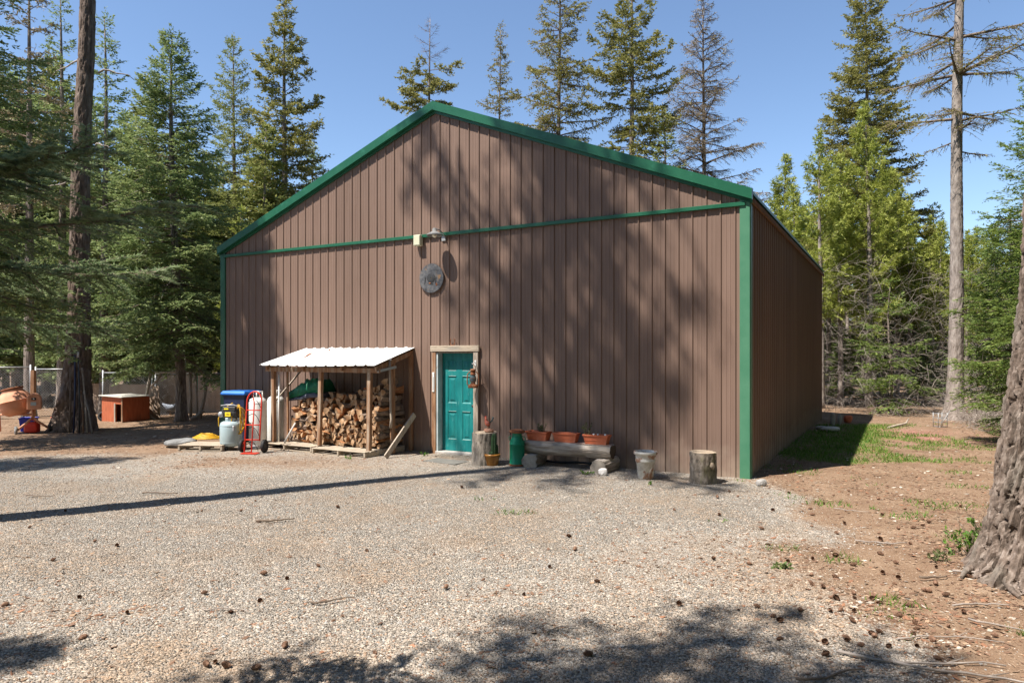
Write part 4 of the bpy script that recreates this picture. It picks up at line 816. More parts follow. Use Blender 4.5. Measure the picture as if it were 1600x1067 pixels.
mb = MB(); mb.tube([(0, 0, zz_ + .03), (hx * .3, -.04, zz_ + .045), (hx * .8, -.10, zz_ + .04), (hx, -.134, zz_ - .0), (hx - .01, -.15, zz_ + .02)], .008, 8); mb.build('prong', m_white, hk); MB().box(-.02, .02, -.008, 0, zz_ - .03, zz_ + .08).build('plate', m_white, hk, bev=.003)

# ------------------------------------------------------------------ along the wall, right of the door
def stump(name, label, loc, r, h, seed, top, side, lean=0., knots=0, moss=False):
    rg_ = np.random.RandomState(seed); root = thing(name, label, 'tree stump', loc, A)
    na, nz = 56, 18; a = np.arange(na) * 2 * np.pi / na; zz = np.linspace(-.02, h, nz); Z, A_ = np.meshgrid(zz, a, indexing='ij')
    p = np.stack([np.cos(A_).ravel() * 5, np.sin(A_).ravel() * 5, Z.ravel() * 3.5], 1); n1 = 1 - np.abs(2 * fbm(p + seed, 4) - 1); nn = (fbm(p * 3 + 9, 3) - .5).reshape(Z.shape)
    rr = r * (1 + .05 * np.cos(2 * A_ + seed) + .03 * np.cos(5 * A_)) * (1 + .05 * (1 - Z / h)) - .022 * np.clip((n1.reshape(Z.shape) - .7) / .3, 0, 1) + .02 * nn
    v = np.stack([rr * np.cos(A_) + lean * Z, rr * np.sin(A_), Z], -1).reshape(-1, 3); i = np.arange(nz * na).reshape(nz, na); j = np.roll(i, -1, 1); q = np.stack([i[:-1], j[:-1], j[1:], i[1:]], -1).reshape(-1, 4)
    npmesh('bark', v, q, side, parent=root, smooth=True, quads=True)
    mb = MB(); prev = [(.97 * rr[-1, k] * math.cos(a[k]) + lean * h, .97 * rr[-1, k] * math.sin(a[k]), h + .004) for k in range(na)]; mb.add([(rr[-1, k] * math.cos(a[k]) + lean * h, rr[-1, k] * math.sin(a[k]), h - .0005) for k in range(na)] + prev, [(k, (k + 1) % na, na + (k + 1) % na, na + k) for k in range(na)]); mb.add(prev, [list(range(na))]); mb.build('cut_top', top, root)
    for k in range(knots):
        mb = MB(); an = -math.pi / 2 + .95; mb.ball((r * math.cos(an) * .98, r * math.sin(an) * .98, h * .58), (.045, .045, .055), 10, 7, .15, 4); mb.build('knot', m_stump_top, root)
    return root
m_stumpbark = M('stump_bark', [(.06, .05, .04), (.20, .165, .13), (.34, .29, .24)], 9, .95, bump=1.2, patch=((.20, .19, .07), 3, .55, .75), stretch=(1.5, 1.5, .7))
m_stumpgrey = M('stump_bark_grey', [(.10, .085, .07), (.27, .23, .19), (.42, .37, .31)], 8, .95, bump=1.2, stretch=(2, 2, .5))
p1_ = gp(760, 724); u_, d_ = ud(p1_)
s1 = stump('tree_stump', 'grey split bark stump beside the teal door with a rooster figurine on top', W(u_, max(d_ + .05, .30), 0), .235, .58, 3, m_stump_top, m_stumpgrey)
s2 = stump('tree_stump', 'stubby bark covered stump with a pale knot, rightmost along the wall', gp(1098, 752), .21, .47, 8, m_stump_top, m_stumpbark, knots=1)
# rooster figurine
rp = s1.location.copy(); rp.z = .585
ro = thing('rooster_figurine', 'small painted rooster figurine perched on the stump beside the door', 'figurine', (rp.x + .07, rp.y, rp.z), A - .1)
MB().ball((0, 0, .03), (.10, .07, .045), 14, 8, .12, 5).build('stone_base', M('rooster_base', [(.34, .16, .10), (.48, .27, .18)], 9, .8), ro)
mb = MB(); mb.tube([(.03, 0, .155), (.0, 0, .145), (-.035, 0, .155), (-.058, 0, .185), (-.068, 0, .225), (-.072, 0, .255), (-.085, 0, .262)], [.012, .045, .046, .034, .022, .022, .006], 12); mb.build('body', M('rooster_red', [(.30, .05, .03), (.46, .14, .08)], 12, .5), ro)
mb = MB()
for i in range(6): mb.tube([(.02, .006 * (i - 2.5), .16), (.055 + .008 * i, .008 * (i - 2.5), .20 + .012 * i), (.095 - .004 * i, .01 * (i - 2.5), .225 + .012 * i), (.115 - .012 * i, .01 * (i - 2.5), .20 + .014 * i)], [.008, .013, .012, .003], 6, flat=.5)
mb.build('tail', M('rooster_tail', [(.015, .03, .03), (.05, .09, .10)], 12, .4), ro)
mb = MB(); [mb.ball((-.06 - .009 * i, 0, .279 + .006 * (1 - abs(i - 1))), (.006, .003, .012), 6, 5) for i in range(4)]; mb.build('comb', m_red, ro)
mb = MB(); [mb.tube([(-.01, s_ * .015, .11), (-.012, s_ * .018, .06)], .006, 6) for s_ in (-1, 1)]; mb.build('leg', m_amber, ro)
# cactus in amber pot in front of the stump
pc = gp(769, 727); cp = thing('cactus_pot', 'amber glazed pot with a spiny column cactus in front of the stump by the door', 'potted plant', pc, A)
mb = MB(); pr_ = [(.0, 0), (.10, 0), (.105, .01), (.14, .17), (.15, .18), (.15, .215), (.135, .215), (.13, .18)]; mb.lathe(pr_, 28, cap=False); mb.build('pot', m_amber, cp)
MB().lathe([(.132, .185), (.0, .195)], 20, cap=False).build('soil', m_soil, cp)
mb = MB()
for (cx, cy, hh, r_) in ((.035, .0, .40, .045), (-.045, .01, .11, .05), (.0, -.04, .07, .04), (.06, .045, .2, .035)):
    pr_ = [(r_ * .8, 0), (r_, hh * .3), (r_ * .97, hh * .7), (r_ * .7, hh * .93), (.004, hh)]; n = 20
    vs = [((r * (1 + .16 * (-1) ** j)) * math.cos(2 * math.pi * j / n) + cx, (r * (1 + .16 * (-1) ** j)) * math.sin(2 * math.pi * j / n) + cy, z + .185) for r, z in pr_ for j in range(n)]
    mb.add(vs, [(i * n + j, i * n + (j + 1) % n, (i + 1) * n + (j + 1) % n, (i + 1) * n + j) for i in range(4) for j in range(n)])
    for k in range(40 if hh > .15 else 14):
        a_ = 2 * math.pi * (k % 10) / 10; zz_ = .2 + hh * (.1 + .85 * (k / 40 if hh > .15 else k / 14)); mb.tube([(cx + r_ * 1.1 * math.cos(a_), cy + r_ * 1.1 * math.sin(a_), zz_), (cx + r_ * 1.6 * math.cos(a_ + .2), cy + r_ * 1.6 * math.sin(a_ + .2), zz_ + .01)], [.002, .0005], 3)
mb.build('cactus', m_cactus, cp)
# milk can
pm = gp(808, 727); mc = thing('milk_can', 'green enamel milk can with a rusty lid and white chips beside the log bench', 'milk can', pm, A)
mb = MB(); mb.lathe([(.0, .0), (.135, 0), (.14, .01), (.14, .04), (.136, .045), (.136, .38), (.14, .385), (.14, .395), (.136, .40), (.132, .43), (.098, .51), (.088, .53), (.088, .585), (.094, .60)], 32, cap=False); mb.build('can', m_milk, mc)
mb = MB(); mb.lathe([(.09, .588), (.135, .595), (.145, .61), (.14, .635), (.115, .645), (.10, .632), (.0, .628)], 28, cap=False); mb.build('lid', m_rust, mc)
MB().lathe([(.1405, .0), (.1425, .004), (.1425, .032), (.1405, .036)], 32, cap=False).build('foot_band', m_rust, mc)
for s_ in (-1, 1):
    MB().tube([(s_ * .125, 0, .45), (s_ * .165, 0, .455), (s_ * .172, 0, .50), (s_ * .14, 0, .53), (s_ * .095, 0, .535)], .008, 8).build('handle', m_milk, mc)
# log bench
pa, pb = gp(848, 731), gp(942, 740); ua, da = ud(gp(845, 731)); ub, db = ud(gp(945, 742))
u0, u1 = wp(816, 708, .55)[0], wp(957, 708, .45)[0]; bd = .43
bn_ = thing('log_bench', 'weathered half log bench on two short cross logs against the barn wall', 'bench', W((u0 + u1) / 2, bd, 0), A)
hl = (u1 - u0) / 2
def half_log(length, r, seed, flat=.55):
    na, nz = 40, 46; a = np.arange(na) * 2 * np.pi / na; t = np.linspace(-length, length, nz); T, A_ = np.meshgrid(t, a, indexing='ij')
    p = np.stack([T.ravel() * 1.5, np.cos(A_).ravel() * 3, np.sin(A_).ravel() * 3], 1); n1 = 1 - np.abs(2 * fbm(p + seed, 4) - 1); rr = r * (1 + .06 * np.sin(T * 2 + seed)) - .03 * np.clip((n1.reshape(T.shape) - .72) / .28, 0, 1) + .02 * (fbm(p * 2.5, 3) - .5).reshape(T.shape)
    z = np.minimum(rr * np.sin(A_), r * flat + .006 * (fbm(p * 2, 3) - .5).reshape(T.shape)); v = np.stack([T, rr * np.cos(A_), z], -1).reshape(-1, 3); i = np.arange(nz * na).reshape(nz, na); j = np.roll(i, -1, 1)
    q = np.stack([i[:-1], i[1:], j[1:], j[:-1]], -1).reshape(-1, 4); return v, q, i
v, q, ii = half_log(hl, .165, 4); v[:, 2] += .355
npmesh('seat', v, q, m_log_grey, parent=bn_, smooth=True, quads=True)
for k, nm in ((0, 'end'), (-1, 'end')):
    mb = MB(); ring = [tuple(v[x]) for x in ii[k]]; mb.add(ring, [list(range(len(ring))) if k == 0 else list(range(len(ring)))[::-1]]); mb.build('end_cut', M('bench_end', [(.05, .035, .025), (.12, .085, .06)], 8, .9) if k == -1 else m_logend, bn_)
MB().box(-hl + .06, hl - .03, -.11, .13, .446, .4505).build('stained_top', M('red_stain', [(.30, .17, .13), (.42, .29, .23), (.5, .42, .36)], 7, .9, stretch=(.6, 5, 5)), bn_)
for xx, ll_ in ((-hl + .20, .30), (hl - .12, .33)):
    sp_ = bpy.data.objects.new('support', None); C.objects.link(sp_); sp_.parent = bn_; sp_.location = (xx, 0, .10); sp_.rotation_euler = (0, 0, R(90) + (.12 if xx < 0 else -.05))
    v2, q2, i2 = half_log(ll_, .15, 9 + int(xx * 10), .78); npmesh('log', v2, q2, m_log_grey, parent=sp_, smooth=True, quads=True)
    for k in (0, -1):
        mb = MB(); ring = [tuple(v2[x]) for x in i2[k]]; mb.add(ring, [list(range(len(ring))) if k == 0 else list(range(len(ring)))[::-1]]); mb.build('cut_face', m_logend, sp_)
st = thing('stone', 'small pale block of stone leaning on the right foot of the log bench', 'stone', gp(942, 742), A); 
def rock(mb, r, seed, n=(16, 10), jit=.0):
    b = MB(); b.ball((0, 0, 0), r, *n); p = np.array(b.v); k = 1 + .5 * (fbm(p / max(r) * 1.4 + seed, 3) - .5); p = p * k[:, None]; p = np.sign(p) * np.minimum(np.abs(p), np.array(r) * .88); b.v = [tuple(x) for x in p]; b.sm = [False] * len(b.f); return b
b = rock(None, (.085, .06, .07), 3); b.v = [(x, y, z + .055) for x, y, z in b.v]; b.build('block', m_stone_pale, st)
# planters on the bench
def leafclump(seed, n, h, spread, lw, mat, parent, name='foliage', loc=(0, 0, 0), up=.8):
    rg_ = np.random.RandomState(seed); st_ = int(n / 14) + 2; vs = []; fs = []
    mbs = MB(); P = []
    for s in range(st_):
        a, k = rg_.rand() * 6.28, spread * rg_.rand() ** .6; hh = h * (.45 + .6 * rg_.rand()); b0 = np.array([spread * .5 * rg_.normal() * .5, spread * .25 * rg_.normal() * .5, 0]); tp = b0 + np.array([math.cos(a) * k, math.sin(a) * k * .6, hh]); md = (b0 + tp) / 2 + np.array([0, 0, hh * .12])
        mbs.tube([b0, md, tp], [.003, .0025, .0012], 4, cap=False)
        for t in rg_.rand(14) ** .7: P.append((b0 * (1 - t) ** 2 + 2 * md * t * (1 - t) + tp * t * t, a))
    P_ = np.array([p for p, _ in P]); m = len(P_); d = unit(rg_.normal(0, 1, (m, 3)) + np.array([0, 0, up])); wv = unit(np.cross(d, rg_.normal(0, 1, (m, 3)))); ll = lw * 2.6 * (.6 + .8 * rg_.rand(m)); ww = lw * (.5 + .5 * rg_.rand(m))
    v = np.stack([P_, P_ + d * (ll * .5)[:, None] + wv * ww[:, None], P_ + d * ll[:, None], P_ + d * (ll * .5)[:, None] - wv * ww[:, None]], 1).reshape(-1, 3); o = npmesh(name, v, (np.arange(m)[:, None, None] * 4 + np.array([[0, 1, 2], [0, 2, 3]])).reshape(-1, 3), mat, parent=parent); o.location = loc
    s_ = mbs.build('stem', m_twig, parent); s_.location = loc
def planter(label, x, w, rz, plant):
    u_, _z = wp(x, 700, .45); r_ = thing('planter', label, 'planter', W(u_, bd - .0, .4525), A + rz); mb = MB(); b0, b1, h = .075, .10, .165; w0, w1 = w / 2 - .045, w / 2
    ring = lambda a, b, z: [(-a, -b, z), (a, -b, z), (a, b, z), (-a, b, z)]
    vs = ring(w0, b0, 0) + ring(w1 - .012, b1 - .008, h - .03) + ring(w1, b1 + .004, h - .028) + ring(w1, b1 + .004, h) + ring(w1 - .02, b1 - .014, h) + ring(w1 - .026, b1 - .02, h - .035)
    fs = [(3, 2, 1, 0)] + [(k * 4 + e, k * 4 + (e + 1) % 4, k * 4 + 4 + (e + 1) % 4, k * 4 + 4 + e) for k in range(5) for e in range(4)]
    mb.add(vs, fs); mb.box(-w0 - .01, w0 + .01, -b0 - .0135, -b0 - .008, .06, .072); mb.build('trough', m_terra, r_, bev=.004)
    MB().add(ring(w1 - .026, b1 - .02, h - .034), [(0, 1, 2, 3)]).build('soil', m_soil, r_)
    plant(r_); return r_
def pl1(r_): leafclump(3, 150, .20, .13, .012, M('x', [(0, 0, 0)]) if False else m_herb, r_, loc=(.06, 0, .13))
def pl3(r_):
    leafclump(5, 90, .24, .12, .012, m_weed if False else m_herb, r_, loc=(-.17, 0, .13))
    for k, xx in enumerate((-.04, .04, .17)):
        mb = MB(); mb.lathe([(.0, 0), (.018, 0), (.02, .03), (.012, .045), (.0, .047)], 12, (xx, -.05, .14), cap=False); mb.build('plant_tag', m_white, r_)
def pl2(r_): pass
planter('orange plastic planter tilted at the left end of the bench, with a grey green herb', 841, .46, -.10, pl1)
planter('empty orange plastic planter in the middle of the bench', 884, .47, .03, pl2)
planter('orange plastic planter with a leggy weed and white tags, right end of bench', 932, .47, .02, pl3)
hs_ = thing('soaker_hose', 'black hose lying along the foot of the wall under the bench', 'hose', W((u0 + u1) / 2, .06, .02), A); MB().tube([(t * .72, .02 * math.sin(t * 3), .01 + .012 * math.sin(t * 5 + 1)) for t in np.linspace(-1, 1, 20)], .022, 8).build('tube', m_black, hs_)
# peeling white pot
pw = gp(1009, 747); wpt = thing('flower_pot', 'tall white pot with peeling paint and a thick rim between bench and stump', 'flower pot', (pw.x, pw.y + .02, 0), A)
mb = MB(); mb.lathe([(.0, 0), (.118, 0), (.125, .012), (.152, .27), (.162, .275), (.166, .29), (.158, .305), (.162, .38), (.185, .39), (.195, .41), (.19, .435), (.165, .44), (.15, .425), (.14, .36), (.0, .33)], 36, cap=False); mb.build('body', m_crackle, wpt)
MB().lathe([(.143, .365), (.07, .375), (.0, .372)], 20, cap=False).build('soil', m_soil, wpt)
MB().tube([(.10, -.13, .0), (.105, -.15, .08), (.125, -.15, .15), (.15, -.13, .19)], .005, 5).build('dry_stem', m_twig_pale, wpt)
# mat by the door
mt_ = thing('door_mat', 'flat grey mat lying on the gravel in front of the teal door', 'mat', gp(698, 722), A - .1)
b = MB(); b.box(-.42, .36, -.20, .22, .004, .022); b.build('sheet', m_mat, mt_, bev=.006)

# ------------------------------------------------------------------ wood shed
SU0, SU1 = 2.85, 5.98; SL = SU1 - SU0; SD0, SRZ, SFZ = 1.24, 2.10, 1.745
sh = thing('wood_shed', 'open lean to firewood shed with a white corrugated roof on brown posts', 'shed', W(SU0, 0, 0), A)
def xz(x, d): return SRZ + (SFZ - SRZ) * d / SD0
mb = MB(); n = 12; p_ = SL / n; sec = []
for i in range(n):
    for (o, h) in ((0, 0), (.03, .022), (.055, .022), (.085, 0), (.16, .0)): sec.append((i * p_ + o, h))
sec.append((SL, 0))
rows = np.linspace(-.02, SD0 + .05, 7)
def roofsheet(a, b, lift, tilt):
    mb = MB(); s_ = [c for c in sec if a <= c[0] <= b]
    for i in range(len(s_) - 1):
        for j in range(6):
            vs = []
            for (x, h), d in ((s_[i], rows[j]), (s_[i + 1], rows[j]), (s_[i + 1], rows[j + 1]), (s_[i], rows[j + 1])): vs.append((x + tilt * d, -d, xz(x, d) + h + lift + .01 * math.sin(x * 2.1 + d)))
            mb.add(vs, [(3, 2, 1, 0)])
    o = mb.build('roof_sheet', m_white_roof, sh); m = o.modifiers.new('solid', 'SOLIDIFY'); m.thickness = .006; m.offset = -1
roofsheet(-.1, p_ * 3 + .001, .045, -.04); roofsheet(p_ * 3 - .001, p_ * 6 + .09, .052, -.02); roofsheet(p_ * 6 - .001, SL + .1, .060, .0)
MB().beam((p_ * 2.1, -.35, xz(0, .35) + .062), (p_ * 2.75, -.72, xz(0, .72) + .062), .05, .004).build('rust_patch', m_rust, sh)
MB().beam((p_ * 3.3, -.12, xz(0, .12) + .070), (p_ * 3.6, -.22, xz(0, .22) + .070), .03, .004).build('rust_patch', m_rust, sh)
for (b_, lf) in ((p_ * 3, .053), (p_ * 6, .061)):
    MB().beam((b_ - .0, .015, xz(0, -.015) + lf + .034), (b_ - .035, -SD0 - .045, xz(0, SD0 + .045) + lf + .034), .018, .004).build('lap_joint', m_dark, sh)
for k, x in enumerate((.06, SL * .36, SL * .70, SL - .05)):
    MB().beam((x, -.0, xz(x, 0) - .035), (x, -SD0 + .04, xz(x, SD0 - .04) - .035), .04, .09).build('rafter', m_wood, sh, bev=.004)
MB().box(-.02, SL + .0, -1.145, -1.105, SFZ - .095, SFZ - .0).build('header_beam', m_wood, sh, bev=.004)
MB().box(.0, SL - .02, -.07, -.03, SRZ - .17, SRZ - .09).build('ledger', m_wood, sh, bev=.004)
for (x, d, zb, wd, m_, lx) in ((.18, 1.10, .14, .09, m_wood, .0), (.40, .92, .14, .045, m_wood, .02), (1.56, 1.10, .14, .085, m_wood, -.05), (2.86, 1.10, .0, .09, m_wood, -.03), (SL - .09, .62, .02, .085, m_wood, .0), (SL - .05, .06, .02, .08, m_wood, 0), (1.9, .06, .1, .05, m_wood, 0)):
    MB().beam((x + lx, -d, zb), (x, -d, xz(x, d) - .06), wd, wd * .9, (0, 1, 0)).build('post', m_, sh, bev=.005)
MB().beam((.02, -.9, 1.0), (.16, -.06, 1.85), .03, .03).build('brace', m_grey_wood, sh)
MB().beam((SL - .03, -1.15, SFZ - .06), (SL + .02, -.65, SFZ + .02), .025, .05).build('bar', m_steel, sh)
# pallets under the shed
def pallet(label, loc, w, dep, rz, n=7, mat=m_grey_wood):
    r_ = thing('pallet', label, 'pallet', loc, rz); 
    for i in range(n):
        y = -dep + i * (dep / (n - .3)); b = MB(); b.box(0, w, y, y + dep / n * .78, .108, .126); b.build('deck_board', m_wood_h, r_, bev=.003)
    for x in (.0, w / 2 - .02, w - .04): b = MB(); b.box(x, x + .04, -dep + .005, 0, .016, .1075); b.build('stringer', m_wood_h, r_, bev=.003)
    for y in (-dep + .02, -dep / 2, -.12): b = MB(); b.box(.0, w, y, y + .09, -.002, .0155); b.build('bottom_board', m_wood_h, r_, bev=.003)
    return r_
pallet('grey pallet under the left half of the firewood shed', W(SU0 - .12, .04, 0), 1.58, 1.24, A)
pallet('grey pallet under the right half of the firewood shed', W(SU0 + 1.52, .08, -.012), 1.42, 1.24, A - .01)
# firewood: split billets, each a thing
def billet(seed):
    rg_ = np.random.RandomState(seed); n = rg_.choice([3, 4, 4, 5]); 
    if seed % 4 == 0: an = np.linspace(0, 2 * math.pi, 8)[:-1]; rr = .058 * (1 + .08 * rg_.randn(7))
    else: an = np.sort((np.arange(n) + .75 * rg_.rand(n)) / n * 2 * math.pi); rr = .068 * (.75 + .5 * rg_.rand(n))
    sec0 = [(r * math.cos(a), r * math.sin(a)) for a, r in zip(an, rr)]; k = len(sec0); mb = MB(); S_ = 5; vs = []
    for s in range(S_):
        y = -.20 + .40 * s / (S_ - 1); kx = 1 + .10 * rg_.randn() * (s > 0); tw = .12 * rg_.randn()
        vs += [(kx * (x * math.cos(tw) - z * math.sin(tw)) + .008 * rg_.randn(), y + (.012 * rg_.randn() if s in (0, S_ - 1) else 0), kx * (x * math.sin(tw) + z * math.cos(tw)) + .006 * rg_.randn()) for x, z in sec0]
    mb.cur = 1
    for j in range(k):
        mb.cur = 2 if (j == 0 or seed % 4 == 0) else 1
        mb.add([], []); 
        if j == 0: mb.v = [tuple(map(float, v)) for v in vs]
        for s in range(S_ - 1): mb.f.append([s * k + j, s * k + (j + 1) % k, (s + 1) * k + (j + 1) % k, (s + 1) * k + j]); mb.mi.append(mb.cur); mb.sm.append(False)
    for base, rev in ((0, False), ((S_ - 1) * k, True)):
        f = [base + j for j in range(k)]; mb.f.append(f if not rev else f[::-1]); mb.mi.append(0); mb.sm.append(False)
    o = mb.build('firewood_log', [m_endgrain, m_split, m_logbark]); return o
GW = 'split firewood stacked under the lean to roof'
protos_w = [billet(100 + i) for i in range(14)]; usedw = set(); nlog = 0
LW = {'s': 'thin split billet in the tight low right part of the firewood stack', 'm': 'split log with its cut end outward in the middle of the firewood stack', 'x': 'split log laid crosswise at the left end of the firewood stack', 't': 'grey split log near the top of the firewood stack in the roof shade', 'r': 'log at the right end of the firewood stack showing its long side'}
def put_log(u, d, z, yaw, roll, sc, key):
    global nlog
    i = (nlog * 5 + int(u * 37)) % 14; nlog += 1; o = protos_w[i]
    if i in usedw: o = o.copy(); C.objects.link(o)
    usedw.add(i); o.location = W(u, d, z); o.rotation_mode = 'XYZ'; o.matrix_basis = Matrix.Translation(W(u, d, z)) @ Matrix.Rotation(A + yaw, 4, 'Z') @ Matrix.Rotation(roll, 4, 'Y') @ Matrix.Diagonal((sc[0], sc[1], sc[2], 1)); tag(o, LW[key], 'firewood log', GW)
rw = np.random.RandomState(12)
def topz(u): return np.interp(u, [3.30, 3.5, 3.9, 4.5, 4.9, 5.3, 5.7, 5.95], [1.0, 1.05, 1.08, 1.24, 1.22, 1.40, 1.54, 1.46])
z = .19
while z < 1.5:
    u = 3.36 + .06 * rw.rand(); rowh = .10 if z < .6 else .115
    while u < 5.72:
        small = (u > 4.35 and z < .62 + .12 * (u - 4.4)); wd_ = (.085 + .035 * rw.rand()) if small else (.115 + .06 * rw.rand())
        if z < topz(u) - .02:
            key = 'x' if u < 3.72 and z < .95 else 's' if small else 't' if z > .95 else 'm'
            back = .0 if z < .85 else (z - .85) * .40
            if key == 'x' and int(z / .115) % 2: put_log(u + .06, .82 - .05 * rw.rand(), z, R(90) + rw.normal(0, .12), rw.rand() * 6.28, (1.0, .8, 1.0), 'x'); 
            else: put_log(u + wd_ / 2, .70 - back + rw.normal(0, .035), z + rw.normal(0, .010), rw.normal(0, .10 if small else .22), rw.rand() * 6.28, (wd_ / .112, 1, rowh / .104 * (.95 + .2 * rw.rand())), key)
        u += wd_
    z += rowh * .88
for z in np.arange(.22, 1.35, .115):
    for d in (.27,): put_log(5.66 + rw.normal(0, .03), d, z, rw.normal(0, .1), rw.rand() * 6.28, (1.2, 1, 1.12), 'r')
# tarps on top of the pile
def cloth(name, label, loc, pts_fn, mat, rz, thick=.02):
    r_ = thing(name, label, 'tarp', loc, rz); mb = MB(); n, m = 26, 18; vs = [pts_fn(i / (n - 1), j / (m - 1)) for i in range(n) for j in range(m)]; mb.smooth = True
    mb.add(vs, [(i * m + j, (i + 1) * m + j, (i + 1) * m + j + 1, i * m + j + 1) for i in range(n - 1) for j in range(m - 1)]); o = mb.build('sheet', mat, r_); k = o.modifiers.new('s', 'SOLIDIFY'); k.thickness = thick; return r_
def tf(seed, lx, ly, h, slope):
    def f(s, t):
        p = np.array([[s * 5 + seed, t * 4., 0]]); nn = float(fbm(p, 4)[0]); r_ = abs(2 * float(vnoise(np.array([[s * 8 + seed, t * 6, 2.]]))[0]) - 1)
        e = min(s, 1 - s, t * 1.2, (1 - t) * 1.2); ed = min(1, e / .16)
        return ((s - .5) * lx + .03 * math.sin(t * 7), (t - .5) * ly + .05 * math.sin(s * 9), h * ed ** .5 * (.55 + .9 * nn) - .10 * r_ * ed + slope * (s - .3) * (.7 + .3 * ed))
    return f
cloth('tarp', 'crumpled green tarp lying on the left end of the firewood stack', W(3.58, .58, 1.10), tf(3, .90, .58, .30, .22), m_tarp, A + .05)
cloth('tarp', 'folded grey blue tarp under the green one on the firewood stack', W(3.66, .61, 1.05), tf(8, .98, .58, .10, .16), m_tarp2, A + .03)
# long handled tools and boards at the right end
tl_ = thing('long_handle_tool', 'wooden tool handle hanging upright at the right end of the firewood shed', 'tool', W(SU1 - .02, .80, 0), A)
MB().tube([(0, 0, 1.90), (.01, 0, 1.4), (.015, .01, .9), (.03, .02, .72), (.02, .0, .55)], [.022, .02, .022, .026, .03], 8).build('handle', m_grey_wood, tl_); MB().tube([(-.05, 0, 1.91), (.05, .0, 1.91)], .012, 6).build('grip', m_steel, tl_)
rd = thing('red_tool', 'tool with a red handle hanging inside the right end of the firewood shed', 'tool', W(SU1 - .22, .55, 0), A); MB().tube([(.07, 0, 1.94), (.0, 0, 1.48)], .014, 8).build('handle', m_red, rd); MB().tube([(.0, 0, 1.48), (-.03, 0, 1.15)], .018, 8).build('shaft', m_navy, rd)
lb = thing('leaning_plank', 'grey plank leaning at a slant on the right end of the firewood shed', 'plank', W(SU1 + .24, 1.18, 0), A); MB().beam((-.05, .0, .03), (.04, .80, .80), .11, .035, (-1, .1, 0)).build('board', m_grey_wood, lb, bev=.004)
ax = thing('orange_wedge', 'small orange wedge sitting on top of the firewood in the shade', 'wedge', W(5.02, .50, 1.20), A); MB().add([(-.09, 0, 0), (.09, 0, .05), (.08, 0, .10), (.02, 0, .12), (-.09, .05, 0), (.09, .05, .05), (.08, .05, .10), (.02, .05, .12)], [(0, 1, 2, 3), (7, 6, 5, 4), (0, 4, 5, 1), (1, 5, 6, 2), (2, 6, 7, 3), (3, 7, 4, 0)]).build('blade', M('orange_plastic', [(.75, .16, .02), (.8, .2, .03)], 5, .5), ax)

# ------------------------------------------------------------------ left of the shed
bi_ = thing('wheelie_bin', 'dark wheeled bin with a bright blue lid in the barn corner', 'bin', W(1.46, .62, 0), A + .25); bi_.scale = (.95, .9, 1.03)
mb = MB(); ring = lambda a, b, z: [(-a, -b, z), (a, -b, z), (a, b, z), (-a, b, z)]
mb.add(ring(.24, .26, .04) + ring(.29, .34, 1.02) + ring(.31, .36, 1.03) + ring(.31, .36, 1.07), [(3, 2, 1, 0)] + [(k * 4 + e, k * 4 + (e + 1) % 4, k * 4 + 4 + (e + 1) % 4, k * 4 + 4 + e) for k in range(3) for e in range(4)]); mb.build('body', m_navy, bi_, bev=.015, seg=2)
mb = MB(); mb.add(ring(.33, .39, 1.06) + ring(.335, .395, 1.10) + ring(.30, .34, 1.15) + ring(.27, .31, 1.145) , [(3, 2, 1, 0)] + [(k * 4 + e, k * 4 + (e + 1) % 4, k * 4 + 4 + (e + 1) % 4, k * 4 + 4 + e) for k in range(3) for e in range(4)] + [(12, 13, 14, 15)]); mb.build('lid', m_blue, bi_, bev=.012, seg=2)
for s_ in (-1, 1): mb = MB(); mb.lathe([(.10, -.025), (.115, -.02), (.115, .02), (.10, .025)], 20, m=Matrix.Translation((s_ * .25, .30, .115)) @ Matrix.Rotation(R(90), 4, 'Y')); mb.build('wheel', m_black, bi_)
MB().tube([(-.25, .40, 1.06), (.25, .40, 1.06)], .015, 8).build('handle', m_navy, bi_)
def lab_text(txt, parent, size, mat, loc, rx=R(90), rz=0):
    c = bpy.data.curves.new('lettering', 'FONT'); c.body = txt; c.size = size; c.extrude = .0008; c.align_x = 'CENTER'; c.align_y = 'CENTER'; o = bpy.data.objects.new('lettering', c); C.objects.link(o); o.parent = parent; o.location = loc; o.rotation_euler = (rx, 0, rz); c.materials.append(mat); bpy.context.view_layer.update(); me = bpy.data.meshes.new_from_object(o.evaluated_get(bpy.context.evaluated_depsgraph_get())); k = link(bpy.data.objects.new('lettering', me), parent); k.location = loc; k.rotation_euler = (rx, 0, rz); bpy.data.objects.remove(o); return k
